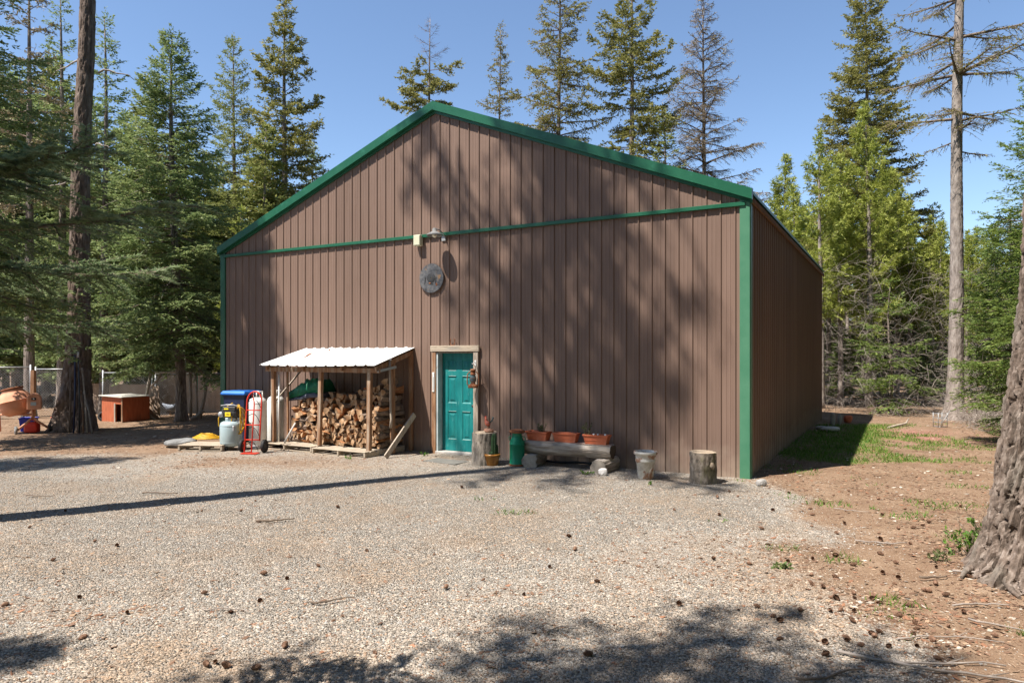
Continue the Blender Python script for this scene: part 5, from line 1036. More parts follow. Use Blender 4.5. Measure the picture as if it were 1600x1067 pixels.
# air compressor
cpz = gp(361, 702); ac = thing('air_compressor', 'upright pale grey air compressor tank with a dark motor and yellow label', 'air compressor', cpz, A * .35)
mb = MB(); mb.lathe([(.0, .07), (.16, .075), (.205, .10), (.225, .15), (.225, .52), (.205, .575), (.15, .605), (.0, .61)], 36, cap=False); mb.lathe([(.226, .155), (.229, .16), (.226, .165)], 36, cap=False); mb.lathe([(.226, .505), (.229, .51), (.226, .515)], 36, cap=False); mb.build('tank', m_tank, ac)
for a_ in (.6, 2.6, 4.7): MB().box(-.03, .03, -.02, .02, .0, .09, Matrix.Rotation(a_, 4, 'Z') @ Matrix.Translation((.17, 0, 0))).build('foot', m_black, ac, bev=.005)
mb = MB(); mb.box(-.08, .12, -.10, .10, .60, .68); mb.build('mount', m_tank, ac, bev=.01)
mb = MB(); mt = Matrix.Translation((.03, 0, .79)) @ Matrix.Rotation(R(90), 4, 'Y'); mb.lathe([(.0, -.20), (.10, -.20), (.125, -.17), (.13, .10), (.115, .16), (.07, .18), (.0, .18)], 26, m=mt, cap=False); mb.box(-.12, .17, -.13, .06, .83, .91); mb.box(-.16, .10, -.105, -.02, .70, .80); mb.build('motor_cover', m_dark, ac, bev=.008)
mb = MB(); mt = Matrix.Translation((-.17, -.06, .75)) @ Matrix.Rotation(R(90), 4, 'X'); mb.lathe([(.0, .0), (.055, .0), (.06, .02), (.06, .06), (.04, .075), (.0, .08)], 20, m=mt, cap=False); mb.build('air_filter', m_steel, ac)
pn = MB(); pn.box(-.055, .075, -.1405, -.1335, .71, .80); pl_ = pn.build('name_plate', m_label, ac, bev=.003); lab_text('155', pl_, .055, m_black, (.01, -.1415, .755))
MB().box(-.08, .02, -.137, -.1305, .855, .885).build('badge', m_label, ac)
mb = MB(); mb.tube([(-.2, -.05, .93), (-.06, -.07, .95), (.10, -.07, .95), (.20, -.0, .90), (.25, .02, .78), (.24, .02, .64)], .014, 8); mb.build('handle_bar', m_steel, ac)
mb = MB(); mb.box(.14, .27, -.06, .03, .55, .63); mb.box(.17, .21, -.235, -.20, .42, .52); mb.build('regulator', m_steel, ac, bev=.006)
yh = thing('air_hose', 'yellow air hose looped over the grey air compressor', 'hose', cpz, A * .35)
for k in range(5):
    ph = .012 * k; MB().tube([(.18 + .10 * math.sin(a) + .012 * k, -.06 + .05 * math.cos(a * 2 + k) + .012 * k, .63 + (.32 - .012 * k) * math.cos(a)) for a in np.linspace(0, 2 * math.pi, 26)], .012, 7).build('coil', m_yellow, yh)
MB().tube([(-.02, .10, .98), (-.20, .06, .86), (-.29, 0, .66), (-.27, -.03, .50), (-.18, .05, .42)], .012, 7).build('coil', m_yellow, yh)
# tall propane cylinders
def cylinder(label, loc, rz):
    r_ = thing('propane_cylinder', label, 'gas cylinder', loc, rz); mb = MB(); mb.lathe([(.0, .03), (.12, .03), (.165, .06), (.185, .11), (.185, .98), (.165, 1.05), (.10, 1.09), (.0, 1.095)], 32, cap=False); mb.lathe([(.1855, .97), (.189, .975), (.1855, .98)], 32, cap=False); mb.build('tank', m_white, r_)
    mb = MB(); mb.lathe([(.14, .0), (.145, .0), (.145, .06), (.14, .06)], 28, cap=False); mb.build('foot_ring', m_white, r_)
    mb = MB(); 
    for a0 in (0, math.pi):
        mb.tube([(.095 * math.cos(a0 + t), .095 * math.sin(a0 + t), 1.215) for t in np.linspace(-1, 1, 9)], .014, 6)
        for t in (-1, 1): mb.tube([(.095 * math.cos(a0 + t), .095 * math.sin(a0 + t), 1.07), (.095 * math.cos(a0 + t), .095 * math.sin(a0 + t), 1.21)], .014, 6)
    mb.build('collar', m_white, r_); mb = MB(); mb.tube([(0, 0, 1.08), (0, 0, 1.16)], .025, 10); mb.tube([(0, 0, 1.16), (0, 0, 1.185)], .035, 10); mb.build('valve', m_dark, r_); return r_
cylinder('tall white propane cylinder strapped behind the red hand truck', W(wp(403, 700, 1.28)[0], 1.28, 0), A)
cylinder('tall white propane cylinder standing behind the left posts of the firewood shed', W(wp(431, 700, .72)[0], .72, .0), A + .4)
# hand truck
ht = thing('hand_truck', 'red hand truck with three rungs and black wheels standing before a white cylinder', 'hand truck', gp(393, 708), A * .15)
mb = MB(); w_ = .155
fy = lambda z: .16 * (z / 1.25)
mb.tube([(-w_, fy(.0), .03), (-w_, fy(.6), .6), (-w_, fy(1.05), 1.05)] + [(-w_ * math.cos(t), fy(1.05 + .2 * math.sin(t)), 1.05 + .2 * math.sin(t)) for t in np.linspace(.2, math.pi - .2, 11)] + [(w_, fy(1.05), 1.05), (w_, fy(.6), .6), (w_, fy(.25), .25)], .016, 8)
mb.build('frame', m_red, ht)
for z in (.27, .57, .87): MB().tube([(-w_, fy(z), z), (w_, fy(z), z)], .012, 8).build('rung', m_red, ht)
mb = MB(); mb.tube([(.0, fy(.02) - .01, .02), (.0, fy(.6), .6), (-.0, fy(1.0), 1.0), (-.03, fy(1.1) + .03, 1.08), (-.07, fy(1.15) + .05, 1.16), (-.05, fy(1.2) + .02, 1.22)], .014, 8); mb.build('centre_bar', m_red, ht)
mb = MB(); mb.box(-.17, .17, -.16, .02, .004, .016); mb.build('toe_plate', m_red, ht); MB().tube([(-.26, .12, .135), (.24, .12, .135)], .01, 8).build('axle', m_steel, ht)
for s_ in (-.25, .22):
    wr = bpy.data.objects.new('wheel', None); C.objects.link(wr); wr.parent = ht; wr.location = (s_, .12, .135); mm = Matrix.Rotation(R(90), 4, 'Y'); MB().lathe([(.075, -.03), (.12, -.035), (.135, -.015), (.135, .015), (.12, .035), (.075, .03)], 26, m=mm, cap=False).build('tyre', m_black, wr); MB().lathe([(.0, -.02), (.076, -.026), (.076, .026), (.0, .02)], 20, m=mm, cap=False).build('rim', m_dark, wr)
MB().tube([(-w_, .03, .02), (-.25, .10, .135), (-w_ + .01, .05, .27)], .011, 6).build('wheel_bracket', m_red, ht)
for z in (.13, .43, .70, 1.0):
    MB().tube([(-.12 + .24 * s, fy(z) + .03 - .0 + .02 * math.sin(s * 3), z + .05 - .13 * s + .10 * math.sin(s * math.pi)) for s in np.linspace(0, 1, 10)], .007, 5).build('strap', m_black, ht)
pp = thing('white_pipe', 'white plastic pipe leaning on the left post of the firewood shed', 'pipe', W(SU0 + .28, 1.06, .13), A); MB().tube([(0, 0, 0), (-.0, .02, 1.45)], .018, 8).build('tube', m_white, pp)
sk = thing('leaning_stick', 'pale stick propped against the left end of the firewood stack', 'stick', W(SU0 + .52, 1.1, .13), A); MB().tube([(-.02, 0, 0), (.18, .12, .42)], .02, 7).build('rod', m_stone_pale, sk)
# pallet, hose and slab at the far left of the barn
pq = gp(345, 703); pallet('low grey pallet left of the air compressor carrying a yellow hose', (gp(282, 704).x, gp(282, 704).y + .55, 0), .95, .6, -.06, 4)
hc = thing('hose_coil', 'thick coil of yellow hose lying on the low pallet left of the compressor', 'hose', (gp(318, 697).x, gp(318, 697).y + .15, .128), 0)
MB().tube([((.33 - .0022 * i) * math.cos(i * .42 + .1 * math.sin(i)) * (1 + .05 * math.sin(i * 1.7)), (.20 - .0014 * i) * math.sin(i * .42), .02 + .0011 * i + .008 * math.sin(i * 2.1)) for i in range(100)], .016, 6).build('coil', m_yellow, hc)
sb = thing('slab', 'grey flat slab of stone lying tilted on the dirt left of the yellow hose', 'stone slab', gp(281, 698), .1)
b = rock(None, (.38, .25, .10), 7, (12, 7)); b.v = [(x, y, z * (1.0 + .5 * x) + .085 + .10 * max(0, x)) for x, y, z in b.v]; b.build('rock', m_slate, sb)
# ------------------------------------------------------------------ far left: mixer, tins, tree tools
cm = thing('cement_mixer', 'orange cement mixer with a rounded motor housing on splayed legs', 'cement mixer', (gp(26, 678).x, gp(26, 678).y + .25, gzp(gp(26, 678)) - .0), .12)
mt = Matrix.Translation((-.22, .05, .80)) @ Matrix.Rotation(R(-14), 4, 'Y'); dr_ = MB(); dr_.lathe([(.0, -.34), (.22, -.34), (.34, -.25), (.37, -.12), (.385, -.02), (.395, .0), (.395, .03), (.385, .04), (.36, .12), (.29, .22), (.22, .30), (.235, .315), (.22, .325), (.20, .30), (.30, .1)], 36, m=mt, cap=False); dr_.build('drum', m_mixer, cm)
mb = MB(); mb.tube([tuple(mt @ Vector((.395 * math.cos(a), .395 * math.sin(a), .015))) for a in np.linspace(0, 2 * math.pi, 36)], .018, 6); mb.build('drum_band', m_mixer, cm)
MB().tube([tuple(mt @ Vector((.235 * math.cos(a), .235 * math.sin(a), .345))) for a in np.linspace(0, 2 * math.pi, 28)], .022, 7).build('mouth_ring', m_rust, cm)
mb = MB(); sec = [(-.15, .0), (.15, .0)] + [(.15 * math.cos(t), .26 + .15 * math.sin(t)) for t in np.linspace(0, math.pi, 13)]
for (y0, y1) in ((-.22, -.10), (-.09, .0)):
    k = len(sec); mb.add([(x, y0, z) for x, z in sec] + [(x, y1, z) for x, z in sec], [list(range(k))[::-1], list(range(k, 2 * k))] + [(i, (i + 1) % k, k + (i + 1) % k, k + i) for i in range(k)])
hb = mb.build('motor_housing', m_mixer, cm, bev=.012, seg=2); hb.location = (.29, -.02, .62); hb.rotation_euler = (0, 0, .35)
mb = MB(); mb.box(-.05, .05, -.2265, -.2215, .24, .30); o = mb.build('switch_plate', m_black, hb); mb = MB(); mb.box(-.07, .05, -.2245, -.221, .10, .19); mb.build('decal', m_jamb, hb); MB().ball((.0, -.228, .27), (.018, .008, .014), 8, 6).build('switch', m_white, hb)
mb = MB(); mb.tube([(.25, -.05, .62), (.25, -.05, .42), (.18, -.15, .30), (.02, -.32, .10)], .03, 7); mb.tube([(.25, -.05, .42), (.34, .0, .30), (.52, .14, .12)], .03, 7); mb.build('leg', m_mixer, cm)
mb = MB(); mb.tube([(-.60, .0, .72), (-.58, .0, .40), (-.55, -.02, .05)], .03, 7); mb.tube([(-.58, .0, .48), (.20, -.02, .48)], .025, 7); mb.build('frame', m_mixer, cm)
for (x, y) in ((.0, -.34), (.54, .16)):
    wr = bpy.data.objects.new('wheel', None); C.objects.link(wr); wr.parent = cm; wr.location = (x, y, .105); wr.rotation_euler = (0, 0, R(35)); mm = Matrix.Rotation(R(90), 4, 'Y'); MB().lathe([(.06, -.025), (.10, -.025), (.108, 0), (.10, .025), (.06, .025)], 22, m=mm, cap=False).build('tyre', m_black if x > .3 else m_slate, wr); MB().lathe([(.0, -.02), (.062, -.02), (.062, .02), (.0, .02)], 16, m=mm, cap=False).build('hub', m_stone_pale, wr)
bk = thing('bucket', 'deep blue plastic tub standing under the orange mixer', 'tub', (gp(13, 678).x, gp(13, 678).y + .75, gzp(gp(13, 678))), .2); mb = MB(); mb.add(ring(.14, .13, .0) + ring(.17, .16, .33) + ring(.185, .175, .335) + ring(.185, .175, .36) + ring(.165, .155, .36) + ring(.13, .12, .03), [(3, 2, 1, 0)] + [(k * 4 + e, k * 4 + (e + 1) % 4, k * 4 + 4 + (e + 1) % 4, k * 4 + 4 + e) for k in range(5) for e in range(4)] + [(20, 21, 22, 23)]); mb.build('shell', m_deepblue, bk, bev=.01)
MB().tube([(.19 * math.cos(t), 0, .34 - .12 * math.sin(t)) for t in np.linspace(0, math.pi, 9)], .006, 5).build('bail', m_steel, bk)
gc = thing('fuel_can', 'red plastic fuel can lying beside the blue tub under the mixer', 'fuel can', (gp(29, 679).x, gp(29, 679).y + .5, gzp(gp(29, 679))), .1); MB().box(-.16, .16, -.11, .11, 0, .27).build('body', m_red, gc, bev=.04, seg=3); MB().tube([(-.08, 0, .26), (-.06, 0, .33), (.06, 0, .33), (.09, 0, .26)], .018, 7).build('handle', m_red, gc); MB().lathe([(.03, .26), (.03, .31), (.0, .312)], 12, (.13, 0, 0), cap=False).build('cap', m_black, gc)
rcn = thing('funnel', 'red plastic funnel shaped pot beside the base of the big furrowed trunk', 'plastic pot', (gp(86, 664).x, gp(86, 664).y, gzp(gp(86, 664)) + .0), 0); MB().lathe([(.05, .0), (.07, .02), (.10, .26), (.115, .27), (.11, .275), (.06, .03), (.0, .03)], 20, cap=False).build('cone', m_red, rcn)
POLES = [((108, 686), (110, 566), m_twig, 'dark crooked pole leaning on the left side of the big furrowed trunk'), ((115, 690), (117, 555), m_navy, 'blue topped thin pole leaning on the front of the big furrowed trunk'), ((124, 688), (122, 550), m_dark, 'slim black pole leaning on the front of the big furrowed trunk'), ((130, 692), (126, 610), m_wood, 'short brown tool handle leaning on the big furrowed trunk'), ((136, 686), (128, 575), m_grey_wood, 'grey weathered pole leaning on the big furrowed trunk'), ((144, 684), (131, 612), m_twig_pale, 'thin pole leaning on the right side of the big furrowed trunk')]
for (b0, t0, m_, lab) in POLES:
    g = gp(*b0); dp = 18.8 - .42; tp = Vector(((t0[0] - 800) / F * dp, dp, CAMH + (HZ - t0[1]) / F * dp)); g = Vector(((b0[0] - 800) / F * (dp - .35), dp - .35, .0)); r_ = thing('leaning_pole', lab, 'pole', g, 0, 'poles leaning on the big trunk'); MB().tube([(0, 0, 0), tuple((tp - g) * .5 + Vector((.02, 0, 0))), tuple(tp - g)], [.022, .02, .016], 7).build('shaft', m_, r_); MB().tube([tuple((tp - g) * .93), tuple(tp - g)], .024, 7).build('grip', m_stone_pale if m_ is m_dark else m_, r_)
# dog house
dh = thing('dog_house', 'orange wooden dog house with a flat pale roof and a small dark doorway', 'dog house', (gp(187, 660).x, gp(187, 660).y + .15, gzp(gp(187, 660)) - .02), R(-28))
mb = MB(); w1_, w2_, h1 = 1.02, .88, .76
# left face lies along -x, right face along +y (the near corner is the origin)
def panel(p0, p1, z0, z1): return [(p0[0], p0[1], z0), (p1[0], p1[1], z0), (p1[0], p1[1], z1), (p0[0], p0[1], z1)]
dl = (-1, -.0); x0d, x1d = -.33, -.05
t_ = .03
MB().box(-w1_, x0d, 0, t_, 0, h1).build('wall', m_dog, dh, bev=.004); MB().box(x0d, x1d, 0.001, t_ - .001, .56, h1).build('wall', m_dog, dh); MB().box(x1d, .0, 0, t_, 0, h1 - .002).build('wall', m_dog, dh)
MB().box(-.03, .0, t_ + .002, w2_, 0, h1 - .003).build('wall', m_dog, dh, bev=.004); MB().box(-w1_, -w1_ + t_, t_, w2_, 0, h1 - .003).build('wall', m_dog, dh); MB().box(-w1_ + t_, -.03, w2_ - t_, w2_, 0, h1 - .003).build('wall', m_dog, dh)
MB().box(x0d - .06, x0d, -.018, -.002, 0, .58).build('door_trim', m_grey_wood, dh); MB().box(-.035, .02, -.02, -.001, 0, h1 - .005).build('corner_board', m_wood, dh)
MB().box(-w1_ - .07, .05, -.08, w2_ + .06, h1 + .002, h1 + .03, Matrix.Rotation(R(1.5), 4, 'Y')).build('roof', m_white_roof if False else M('dog_roof', [(.40, .38, .33), (.55, .53, .48)], 4, .8), dh, bev=.004)
ty = thing('tire', 'small black tire lying against the dog house', 'tire', (gp(152, 658).x, gp(152, 658).y + .3, gzp(gp(152, 658))), .2); mm = Matrix.Translation((0, 0, .15)) @ Matrix.Rotation(R(80), 4, 'X') ; MB().lathe([(.07, -.04), (.13, -.05), (.15, -.02), (.15, .02), (.13, .05), (.07, .04), (.07, -.04)], 24, m=mm, cap=False).build('tread', m_black, ty); MB().lathe([(.0, -.02), (.072, -.025), (.072, .025), (.0, .02)], 18, m=mm, cap=False).build('rim', m_dark, ty)
# wire fences and boards of the pen
def chain_fence(label, p, q, h, posts=3, sp=.085, z=0.):
    p, q = Vector(p), Vector(q); ln = (q - p).length; rz = math.atan2(q.y - p.y, q.x - p.x); r_ = thing('chain_link_fence', label, 'fence', (p.x, p.y, z), rz)
    for i in range(posts): MB().tube([(ln * i / (posts - 1), 0, -.1), (ln * i / (posts - 1), 0, h + .08)], .028, 8).build('post', m_steel, r_)
    MB().tube([(0, 0, h), (ln, 0, h)], .02, 8).build('top_rail', m_steel, r_)
    mb = MB()
    for s_ in (1, -1):
        k = np.arange(-h, ln, sp) if s_ > 0 else np.arange(0, ln + h, sp)
        for o in k:
            a0 = max(0, -o) if s_ > 0 else max(0, o - ln); a1 = min(h, ln - o) if s_ > 0 else min(h, o)
            if a1 - a0 > .05: mb.tube([(o + s_ * a0, .006 * s_, a0 + .02), (o + s_ * a1, .006 * s_, a1)], .0038, 3, cap=False)
    mb.build('wire_mesh', m_steel, r_); return r_
fz = 22.4
def fx(x, dep): p = at(x, dep); return (p.x, p.y, 0)
chain_fence('chain link fence panel behind the dog house roof', fx(161, fz), fx(238, fz), 1.44, 2)
chain_fence('chain link fence behind the cement mixer at the far left', fx(-60, 22.0), fx(48, 22.3), 1.62, 3)
chain_fence('chain link fence between the cement mixer and the big furrowed trunk', fx(56, 22.6), fx(112, 22.6), 1.55, 2)
chain_fence('chain link fence behind the crooked pole gate next to the barn corner', fx(243, 23.0), fx(352, 23.0), 1.40, 3)
def boards(label, x0, x1, dep, h, z0=0.):
    p, q = at(x0, dep), at(x1, dep); r_ = thing('plywood_fence', label, 'fence', (p.x, p.y, z0), 0); ln = q.x - p.x; n = max(1, int(round(ln / 1.2)))
    for i in range(n): MB().box(ln * i / n, ln * (i + 1) / n - .012, 0, .018, -.05, h - .03 * (i % 2)).build('sheet', m_ply, r_)
    for i in range(n + 1): MB().box(ln * i / n - .05, ln * i / n + .04, .02, .11, -.05, h - .1).build('post', m_wood, r_)
    return r_
boards('low tan plywood fence behind the dog house and wire panel', 128, 240, 24.4, 1.02)
boards('taller tan plywood fence behind the crooked pole gate', 246, 372, 25.0, 1.30)
gt = thing('pole_gate', 'crooked gate frame of bare poles in front of the wire fence', 'gate', fx(225, 21.9), 0)
def q_(x, y, dep=21.9): p = at(x, dep); return (p.x - gt.location.x, p.y - gt.location.y, max(0., CAMH + (HZ - y) / F * dep))
for (a_, b_, r_) in (((236, 581), (218, 660), .05), ((238, 582), (328, 581), .035), ((253, 584), (236, 604), .035), ((228, 641), (243, 662), .04), ((297, 583), (298, 660), .045), ((305, 583), (308, 660), .035), ((325, 583), (312, 660), .05), ((296, 659), (318, 641), .06)): MB().tube([q_(*a_), q_((a_[0] + b_[0]) / 2 + 1, (a_[1] + b_[1]) / 2), q_(*b_)], r_, 7).build('pole', m_grey_wood, gt)
pb_ = thing('plywood_sheet', 'narrow tan plywood sheet standing behind the left pole of the crooked gate', 'plywood sheet', fx(229, 22.2), 0); MB().add([(0, 0, 0), (.42, .02, 0), (.36, .1, 1.02), (.12, .1, 1.02), (0, .02, 0), (.42, .04, 0), (.36, .12, 1.02), (.12, .12, 1.02)], [(0, 1, 2, 3), (7, 6, 5, 4), (0, 4, 5, 1), (1, 5, 6, 2), (2, 6, 7, 3), (3, 7, 4, 0)]).build('board', m_ply, pb_)
gp_ = thing('fence_post', 'thin green metal post in front of the wire fence by the crooked gate', 'post', fx(308, 22.6), 0); MB().beam((0, 0, 0), (0, 0, 1.45), .03, .03, (0, 1, 0)).build('stake', m_milk, gp_)
wp_ = thing('fence_post', 'brown wooden post beside the cement mixer', 'post', fx(51, 21.0), 0); MB().beam((0, 0, -.1), (.02, 0, 1.55), .11, .11, (0, 1, 0)).build('stake', m_wood, wp_)
# hen
hn = thing('hen', 'blue grey hen standing behind the wire beside the fir trunk', 'hen', (at(266, 23.5).x, 23.5, gzp(at(266, 23.5)) + .0), R(10))
mb = MB(); mb.tube([(-.24, 0, .40), (-.17, 0, .335), (-.06, 0, .26), (.05, 0, .25), (.13, 0, .29), (.18, 0, .36), (.20, 0, .42), (.235, 0, .435), (.265, 0, .425)], [.015, .06, .105, .115, .085, .045, .035, .03, .008], 14); mb.build('body', M('hen_feathers', [(.05, .06, .08), (.20, .23, .28), (.30, .33, .38)], 16, .7, bump=.3), hn)
mb = MB(); [mb.ball((.20 + .018 * i, 0, .468 - .004 * i), (.01, .005, .018), 6, 5) for i in range(3)]; mb.ball((.235, 0, .395), (.01, .008, .018), 6, 5); mb.build('comb', m_red, hn)
for s_ in (-1, 1): MB().tube([(.0, s_ * .045, .17), (.01, s_ * .045, .02), (.05, s_ * .05, .008)], .008, 5).build('leg', m_amber, hn)
# ------------------------------------------------------------------ right of the barn
def stone(label, p, r, seed, mat, rz=0, sink=.2):
    o = thing('stone', label, 'stone', (p.x, p.y, gzp(p)), rz); b = rock(None, r, seed); b.v = [(x, y, z + r[2] * (1 - sink)) for x, y, z in b.v]; b.build('rock', mat, o); return o
stone('flat pale stone lying on the shaded grass beside the barn', gp(1297, 673), (.26, .16, .07), 2, m_stone_pale)
stone('upright grey rock nearest the back corner of the barn', gp(1301, 665), (.075, .07, .22), 4, m_stone)
stone('upright grey rock right of its twin behind the flat pale stone', gp(1312, 664), (.06, .06, .19), 6, m_stone)
stone('rounded orange brown rock at the forest edge behind the shaded grass', gp(1325, 660), (.13, .12, .13), 9, m_terra)
stone('dark low stone against the foot of the shaded barn wall', gp(1283, 671), (.16, .1, .06), 11, m_stone)
stone('chunky brown rock at the front right corner of the barn', gp(1189, 758), (.09, .07, .06), 13, m_stone, .4)
bt = thing('storage_tub', 'blue plastic tub with a green lid on a dark crate behind the barn corner', 'tub', (gp(1291, 656).x - .1, gp(1291, 656).y + 1.2, 0), .1); MB().box(-.25, .25, -.18, .18, 0, .42).build('crate', m_dark, bt, bev=.01); mb = MB(); mb.add(ring(.22, .16, .422) + ring(.26, .19, .66), [(3, 2, 1, 0), (0, 1, 5, 4), (1, 2, 6, 5), (2, 3, 7, 6), (3, 0, 4, 7), (4, 5, 6, 7)]); mb.build('tub', m_blue, bt, bev=.01); MB().box(-.28, .28, -.21, .21, .662, .69).build('lid', m_milk, bt, bev=.008)
wr_ = thing('wire_rack', 'small white wire rack standing at the foot of the tall bare larch', 'rack', (gp(1469, 669).x, gp(1469, 669).y, gzp(gp(1469, 669))), .1)
mb = MB()
for z in (.02, .14, .26, .38): mb.tube([(-.13, -.1, z), (.13, -.1, z), (.13, .1, z), (-.13, .1, z), (-.13, -.1, z)], .006, 5)
for (x, y) in ((-.13, -.1), (.13, -.1), (.13, .1), (-.13, .1)): mb.tube([(x, y, 0), (x, y, .4)], .01, 5)
mb.tube([(-.1, -.12, .05), (.22, -.1, .46)], .008, 5); mb.build('wire_frame', m_steel, wr_)
dl_ = thing('felled_log', 'pinkish cut log lying behind the tall bare larch by the brush heap', 'log', (at(1522, 24.5).x, 24.5, .0), .15); mb = MB(); mb.tube([(-.55, 0, .34), (0, 0, .36), (.6, .02, .36)], [.2, .21, .2], 16); mb.build('bole', M('peeled_log', [(.36, .25, .2), (.5, .38, .31)], 5, .9, bump=.4), dl_); MB().box(-.5, -.3, -.3, .3, 0, .2).build('bearer', m_wood, dl_); MB().box(.3, .5, -.3, .3, 0, .2).build('bearer', m_wood, dl_)
bl = thing('dead_branch', 'thin dead branch lying on the dirt before the forest edge', 'branch', gp(1405, 668), .5); MB().tube([(-.5, 0, .02), (-.1, .05, .05), (.3, 0, .10), (.6, .1, .22)], [.03, .035, .03, .012], 7).build('limb', m_grey_wood, bl)
def fb_(rg, n):
    y = 18.6 + 4.2 * rg.rand(n); x = (1508 + 75 * rg.rand(n) - 800) / F * y; return np.stack([x, y, .05 + .75 * rg.rand(n) ** 1.5 * np.clip(1 - np.abs(y - 20.8) / 2.6, .1, 1)], 1)
tangle('brush_heap', 620, fb_, 'heap of pale cut brush beside the seedling at the right edge', 'brush heap', 9, (.5, 1.9), None, .007)
# low plants near the big trunk
def weedplant(label, p, seed, n, h, sp, mat, lw=.018, dry=0):
    r_ = thing('weed', label, 'weed', (p.x, p.y, gzp(p)), 0); leafclump(seed, n, h, sp, lw, mat, r_)
    if dry:
        mb = MB(); rg_ = np.random.RandomState(seed)
        for k in range(dry):
            a = rg_.rand() * 6.28; l = h * (1.2 + 1.4 * rg_.rand()); d = np.array([math.cos(a) * .55, math.sin(a) * .4, .8]); pts = [d * l * s + np.array([.02 * math.sin(s * 7 + k), 0, 0]) for s in np.linspace(0, 1, 6)]; mb.tube(pts, list(np.linspace(.003, .001, 6)), 4, cap=False)
            for s in (.4, .55, .7, .85): e = d * l * s; mb.tube([e, e + np.array([rg_.normal() * .07, rg_.normal() * .05, .06])], [.0018, .0008], 3, cap=False)
        mb.build('dry_stalk', m_twig, r_)
weedplant('leafy low shrub with dry stalks growing left of the huge near trunk', gp(1512, 868), 21, 130, .26, .22, m_weed, .018, 14)
weedplant('small green weed on the dirt left of the leafy shrub', gp(1465, 878), 22, 60, .10, .16, m_herb, .015)
weedplant('yellow leafed sprig against the foot of the huge near trunk', gp(1535, 835), 23, 60, .20, .14, m_weed, .018, 6)
weedplant('dark green sprig lying on the gravel edge', gp(1213, 887), 24, 40, .05, .12, m_fir, .018)
weedplant('tuft of green weeds on the gravel under the log bench', gp(915, 741), 25, 70, .06, .14, m_weed, .012)
weedplant('tiny green tuft in front of the peeling white pot', gp(1018, 757), 26, 26, .05, .05, m_weed, .012)
weedplant('small green tuft at the foot of the left door casing', gp(664, 713), 27, 40, .07, .10, m_weed, .012)
weedplant('small green weed growing through the pallet by the firewood shed', gp(545, 717), 28, 40, .06, .14, m_weed, .012)
# cones and sticks on the ground
m_cone = M('pine_cone', [(.10, .055, .035), (.22, .125, .08), (.30, .18, .12)], 40, .9, bump=.5)
mb = MB(); nr_ = 9
for i in range(nr_):
    t = i / (nr_ - 1); r0 = .021 * math.sin(math.pi * (.12 + .82 * t)) ** .7
    for k in range(8):
        a = 2 * math.pi * (k + .5 * (i % 2)) / 8; c = Vector((r0 * math.cos(a), r0 * math.sin(a), .024)); x = -.032 + .064 * t; tn = Vector((-math.sin(a), math.cos(a), 0)) * .009; o = Vector((math.cos(a), math.sin(a), 0))
        P = lambda v, xx: (xx, v.x, v.y + .021)
        b0 = Vector((r0 * .45 * math.cos(a), r0 * .45 * math.sin(a), 0)); e = Vector((r0 * 1.15 * math.cos(a), r0 * 1.15 * math.sin(a), 0)); mb.add([P(b0 - tn * .6, x - .006), P(b0 + tn * .6, x - .006), P(e + tn, x + .006), P(e - tn, x + .006)], [(0, 1, 2, 3)])
mb.ball((0, 0, .021), (.03, .013, .013), 8, 6)
cone0 = mb.build('pine_cone', m_cone); rc = np.random.RandomState(31); GC = 'pine cones scattered over the yard'; ncone = 0
def cone_at(x, y, lab):
    global ncone
    o = cone0 if ncone == 0 else cone0.copy()
    if ncone: C.objects.link(o)
    ncone += 1; s_ = .5 + .4 * rc.rand(); o.location = (x, y, gzp((x, y)) + .004); o.rotation_euler = (rc.normal(0, .2), rc.normal(0, .25), rc.rand() * 6.28); o.scale = (s_, s_, s_); tag(o, lab, 'pine cone', GC)
for k in range(40):
    x, y = rc.rand() * 1130, 760 + 290 * rc.rand() ** .8; p = gp(x, y); cone_at(p.x, p.y, 'small brown pine cone lying on the pale gravel')
for k in range(90):
    y = 765 + 270 * rc.rand(); x = np.interp(y, [760, 850, 900, 1040], [1230, 1290, 1300, 1400]) + rc.normal(20, 90); p = gp(x, y); cone_at(p.x, p.y, 'small brown pine cone on the dirt along the right edge of the gravel') if x < 1600 else None
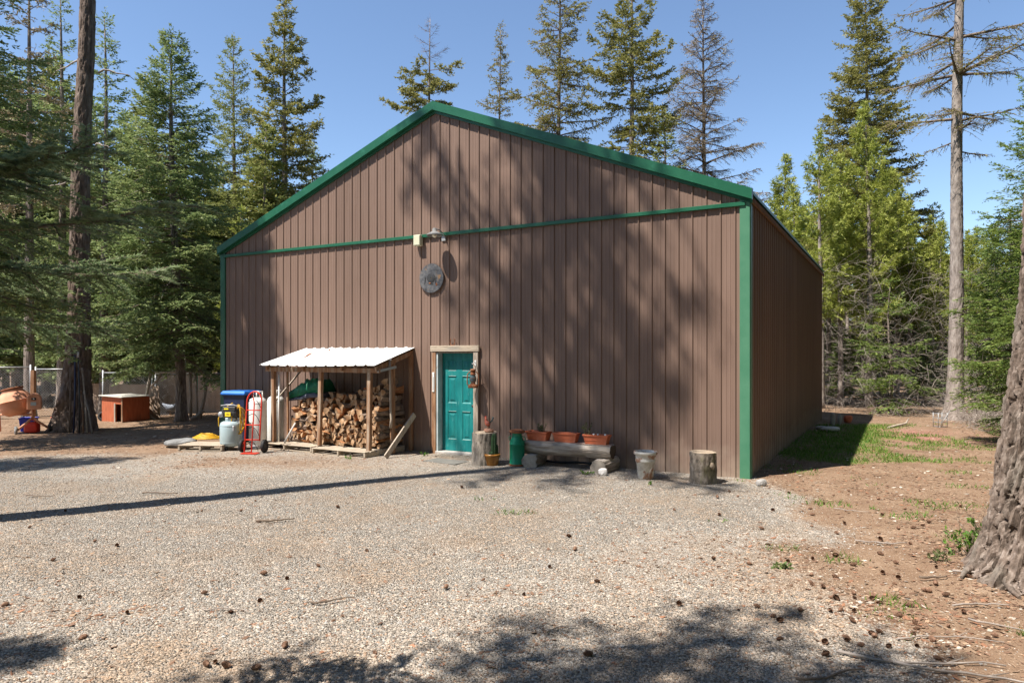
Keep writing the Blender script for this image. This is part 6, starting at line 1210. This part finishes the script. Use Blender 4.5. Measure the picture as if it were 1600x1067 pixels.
def stick(label, p, ln, rz, r, seed, mat=m_twig_pale):
    rg_ = np.random.RandomState(seed); o = thing('stick', label, 'stick', (p.x, p.y, gzp(p)), rz, 'fallen sticks'); pts = [((s - .5) * ln, .06 * ln * math.sin(s * 5 + seed) + .01 * rg_.randn(), r + .012 + .01 * rg_.rand()) for s in np.linspace(0, 1, 9)]; MB().tube(pts, list(np.linspace(r, r * .5, 9)), 6).build('wood', mat, o)
    if ln > .5: k = pts[5]; MB().tube([k, (k[0] + ln * .16, k[1] + ln * .09, k[2] + .02)], [r * .5, r * .25], 5).build('side_twig', mat, o)
ST = [((1440, 1037), 1.0, -.25, .010, 'long pale stick lying lengthwise at the bottom right'), ((1510, 1058), .8, -.5, .010, 'pale stick nearest the bottom right corner'), ((1480, 1000), .7, -.1, .006, 'thin straw coloured stick on the mossy dirt at the lower right'), ((1530, 948), .45, .05, .009, 'short bent stick below the roots of the huge near trunk'), ((1460, 905), .28, .3, .012, 'short dark stick left of the huge near trunk'), ((1365, 850), .35, -.3, .008, 'pale stick in the middle of the dirt path'), ((1395, 852), .3, -.2, .009, 'whitish stick beside another in the middle of the dirt path'), ((1300, 1060), .5, .2, .01, 'reddish stick on the gravel at the bottom edge'), ((1575, 985), .5, -.9, .008, 'forked twig at the right edge below the trunk'), ((1550, 905), .6, -.7, .012, 'root like stick crossing the trunk foot'), ((250, 773), .5, .1, .012, 'dark stick on the gravel beyond the long trunk shadow'), ((60, 777), .5, -.1, .01, 'brown stick on the gravel near the left edge'), ((430, 815), .45, .2, .014, 'dark knotty stick on the gravel left of centre'), ((520, 940), .35, .3, .008, 'brown twig on the gravel in the left foreground'), ((355, 955), .4, -.2, .006, 'thin twig on the gravel in the left foreground'), ((880, 985), .3, .5, .006, 'thin twig at the edge of the foreground shadow'), ((1150, 790), .6, .1, .006, 'thin twig on the gravel in front of the right stump'), ((1330, 800), .4, -.4, .007, 'thin twig on the dirt near the barn corner')]
for i, (xy, ln, rz, r_, lab) in enumerate(ST): stick(lab, gp(*xy), ln, rz, r_, i + 3, m_twig if 'dark' in lab or 'brown' in lab or 'reddish' in lab else m_twig_pale)
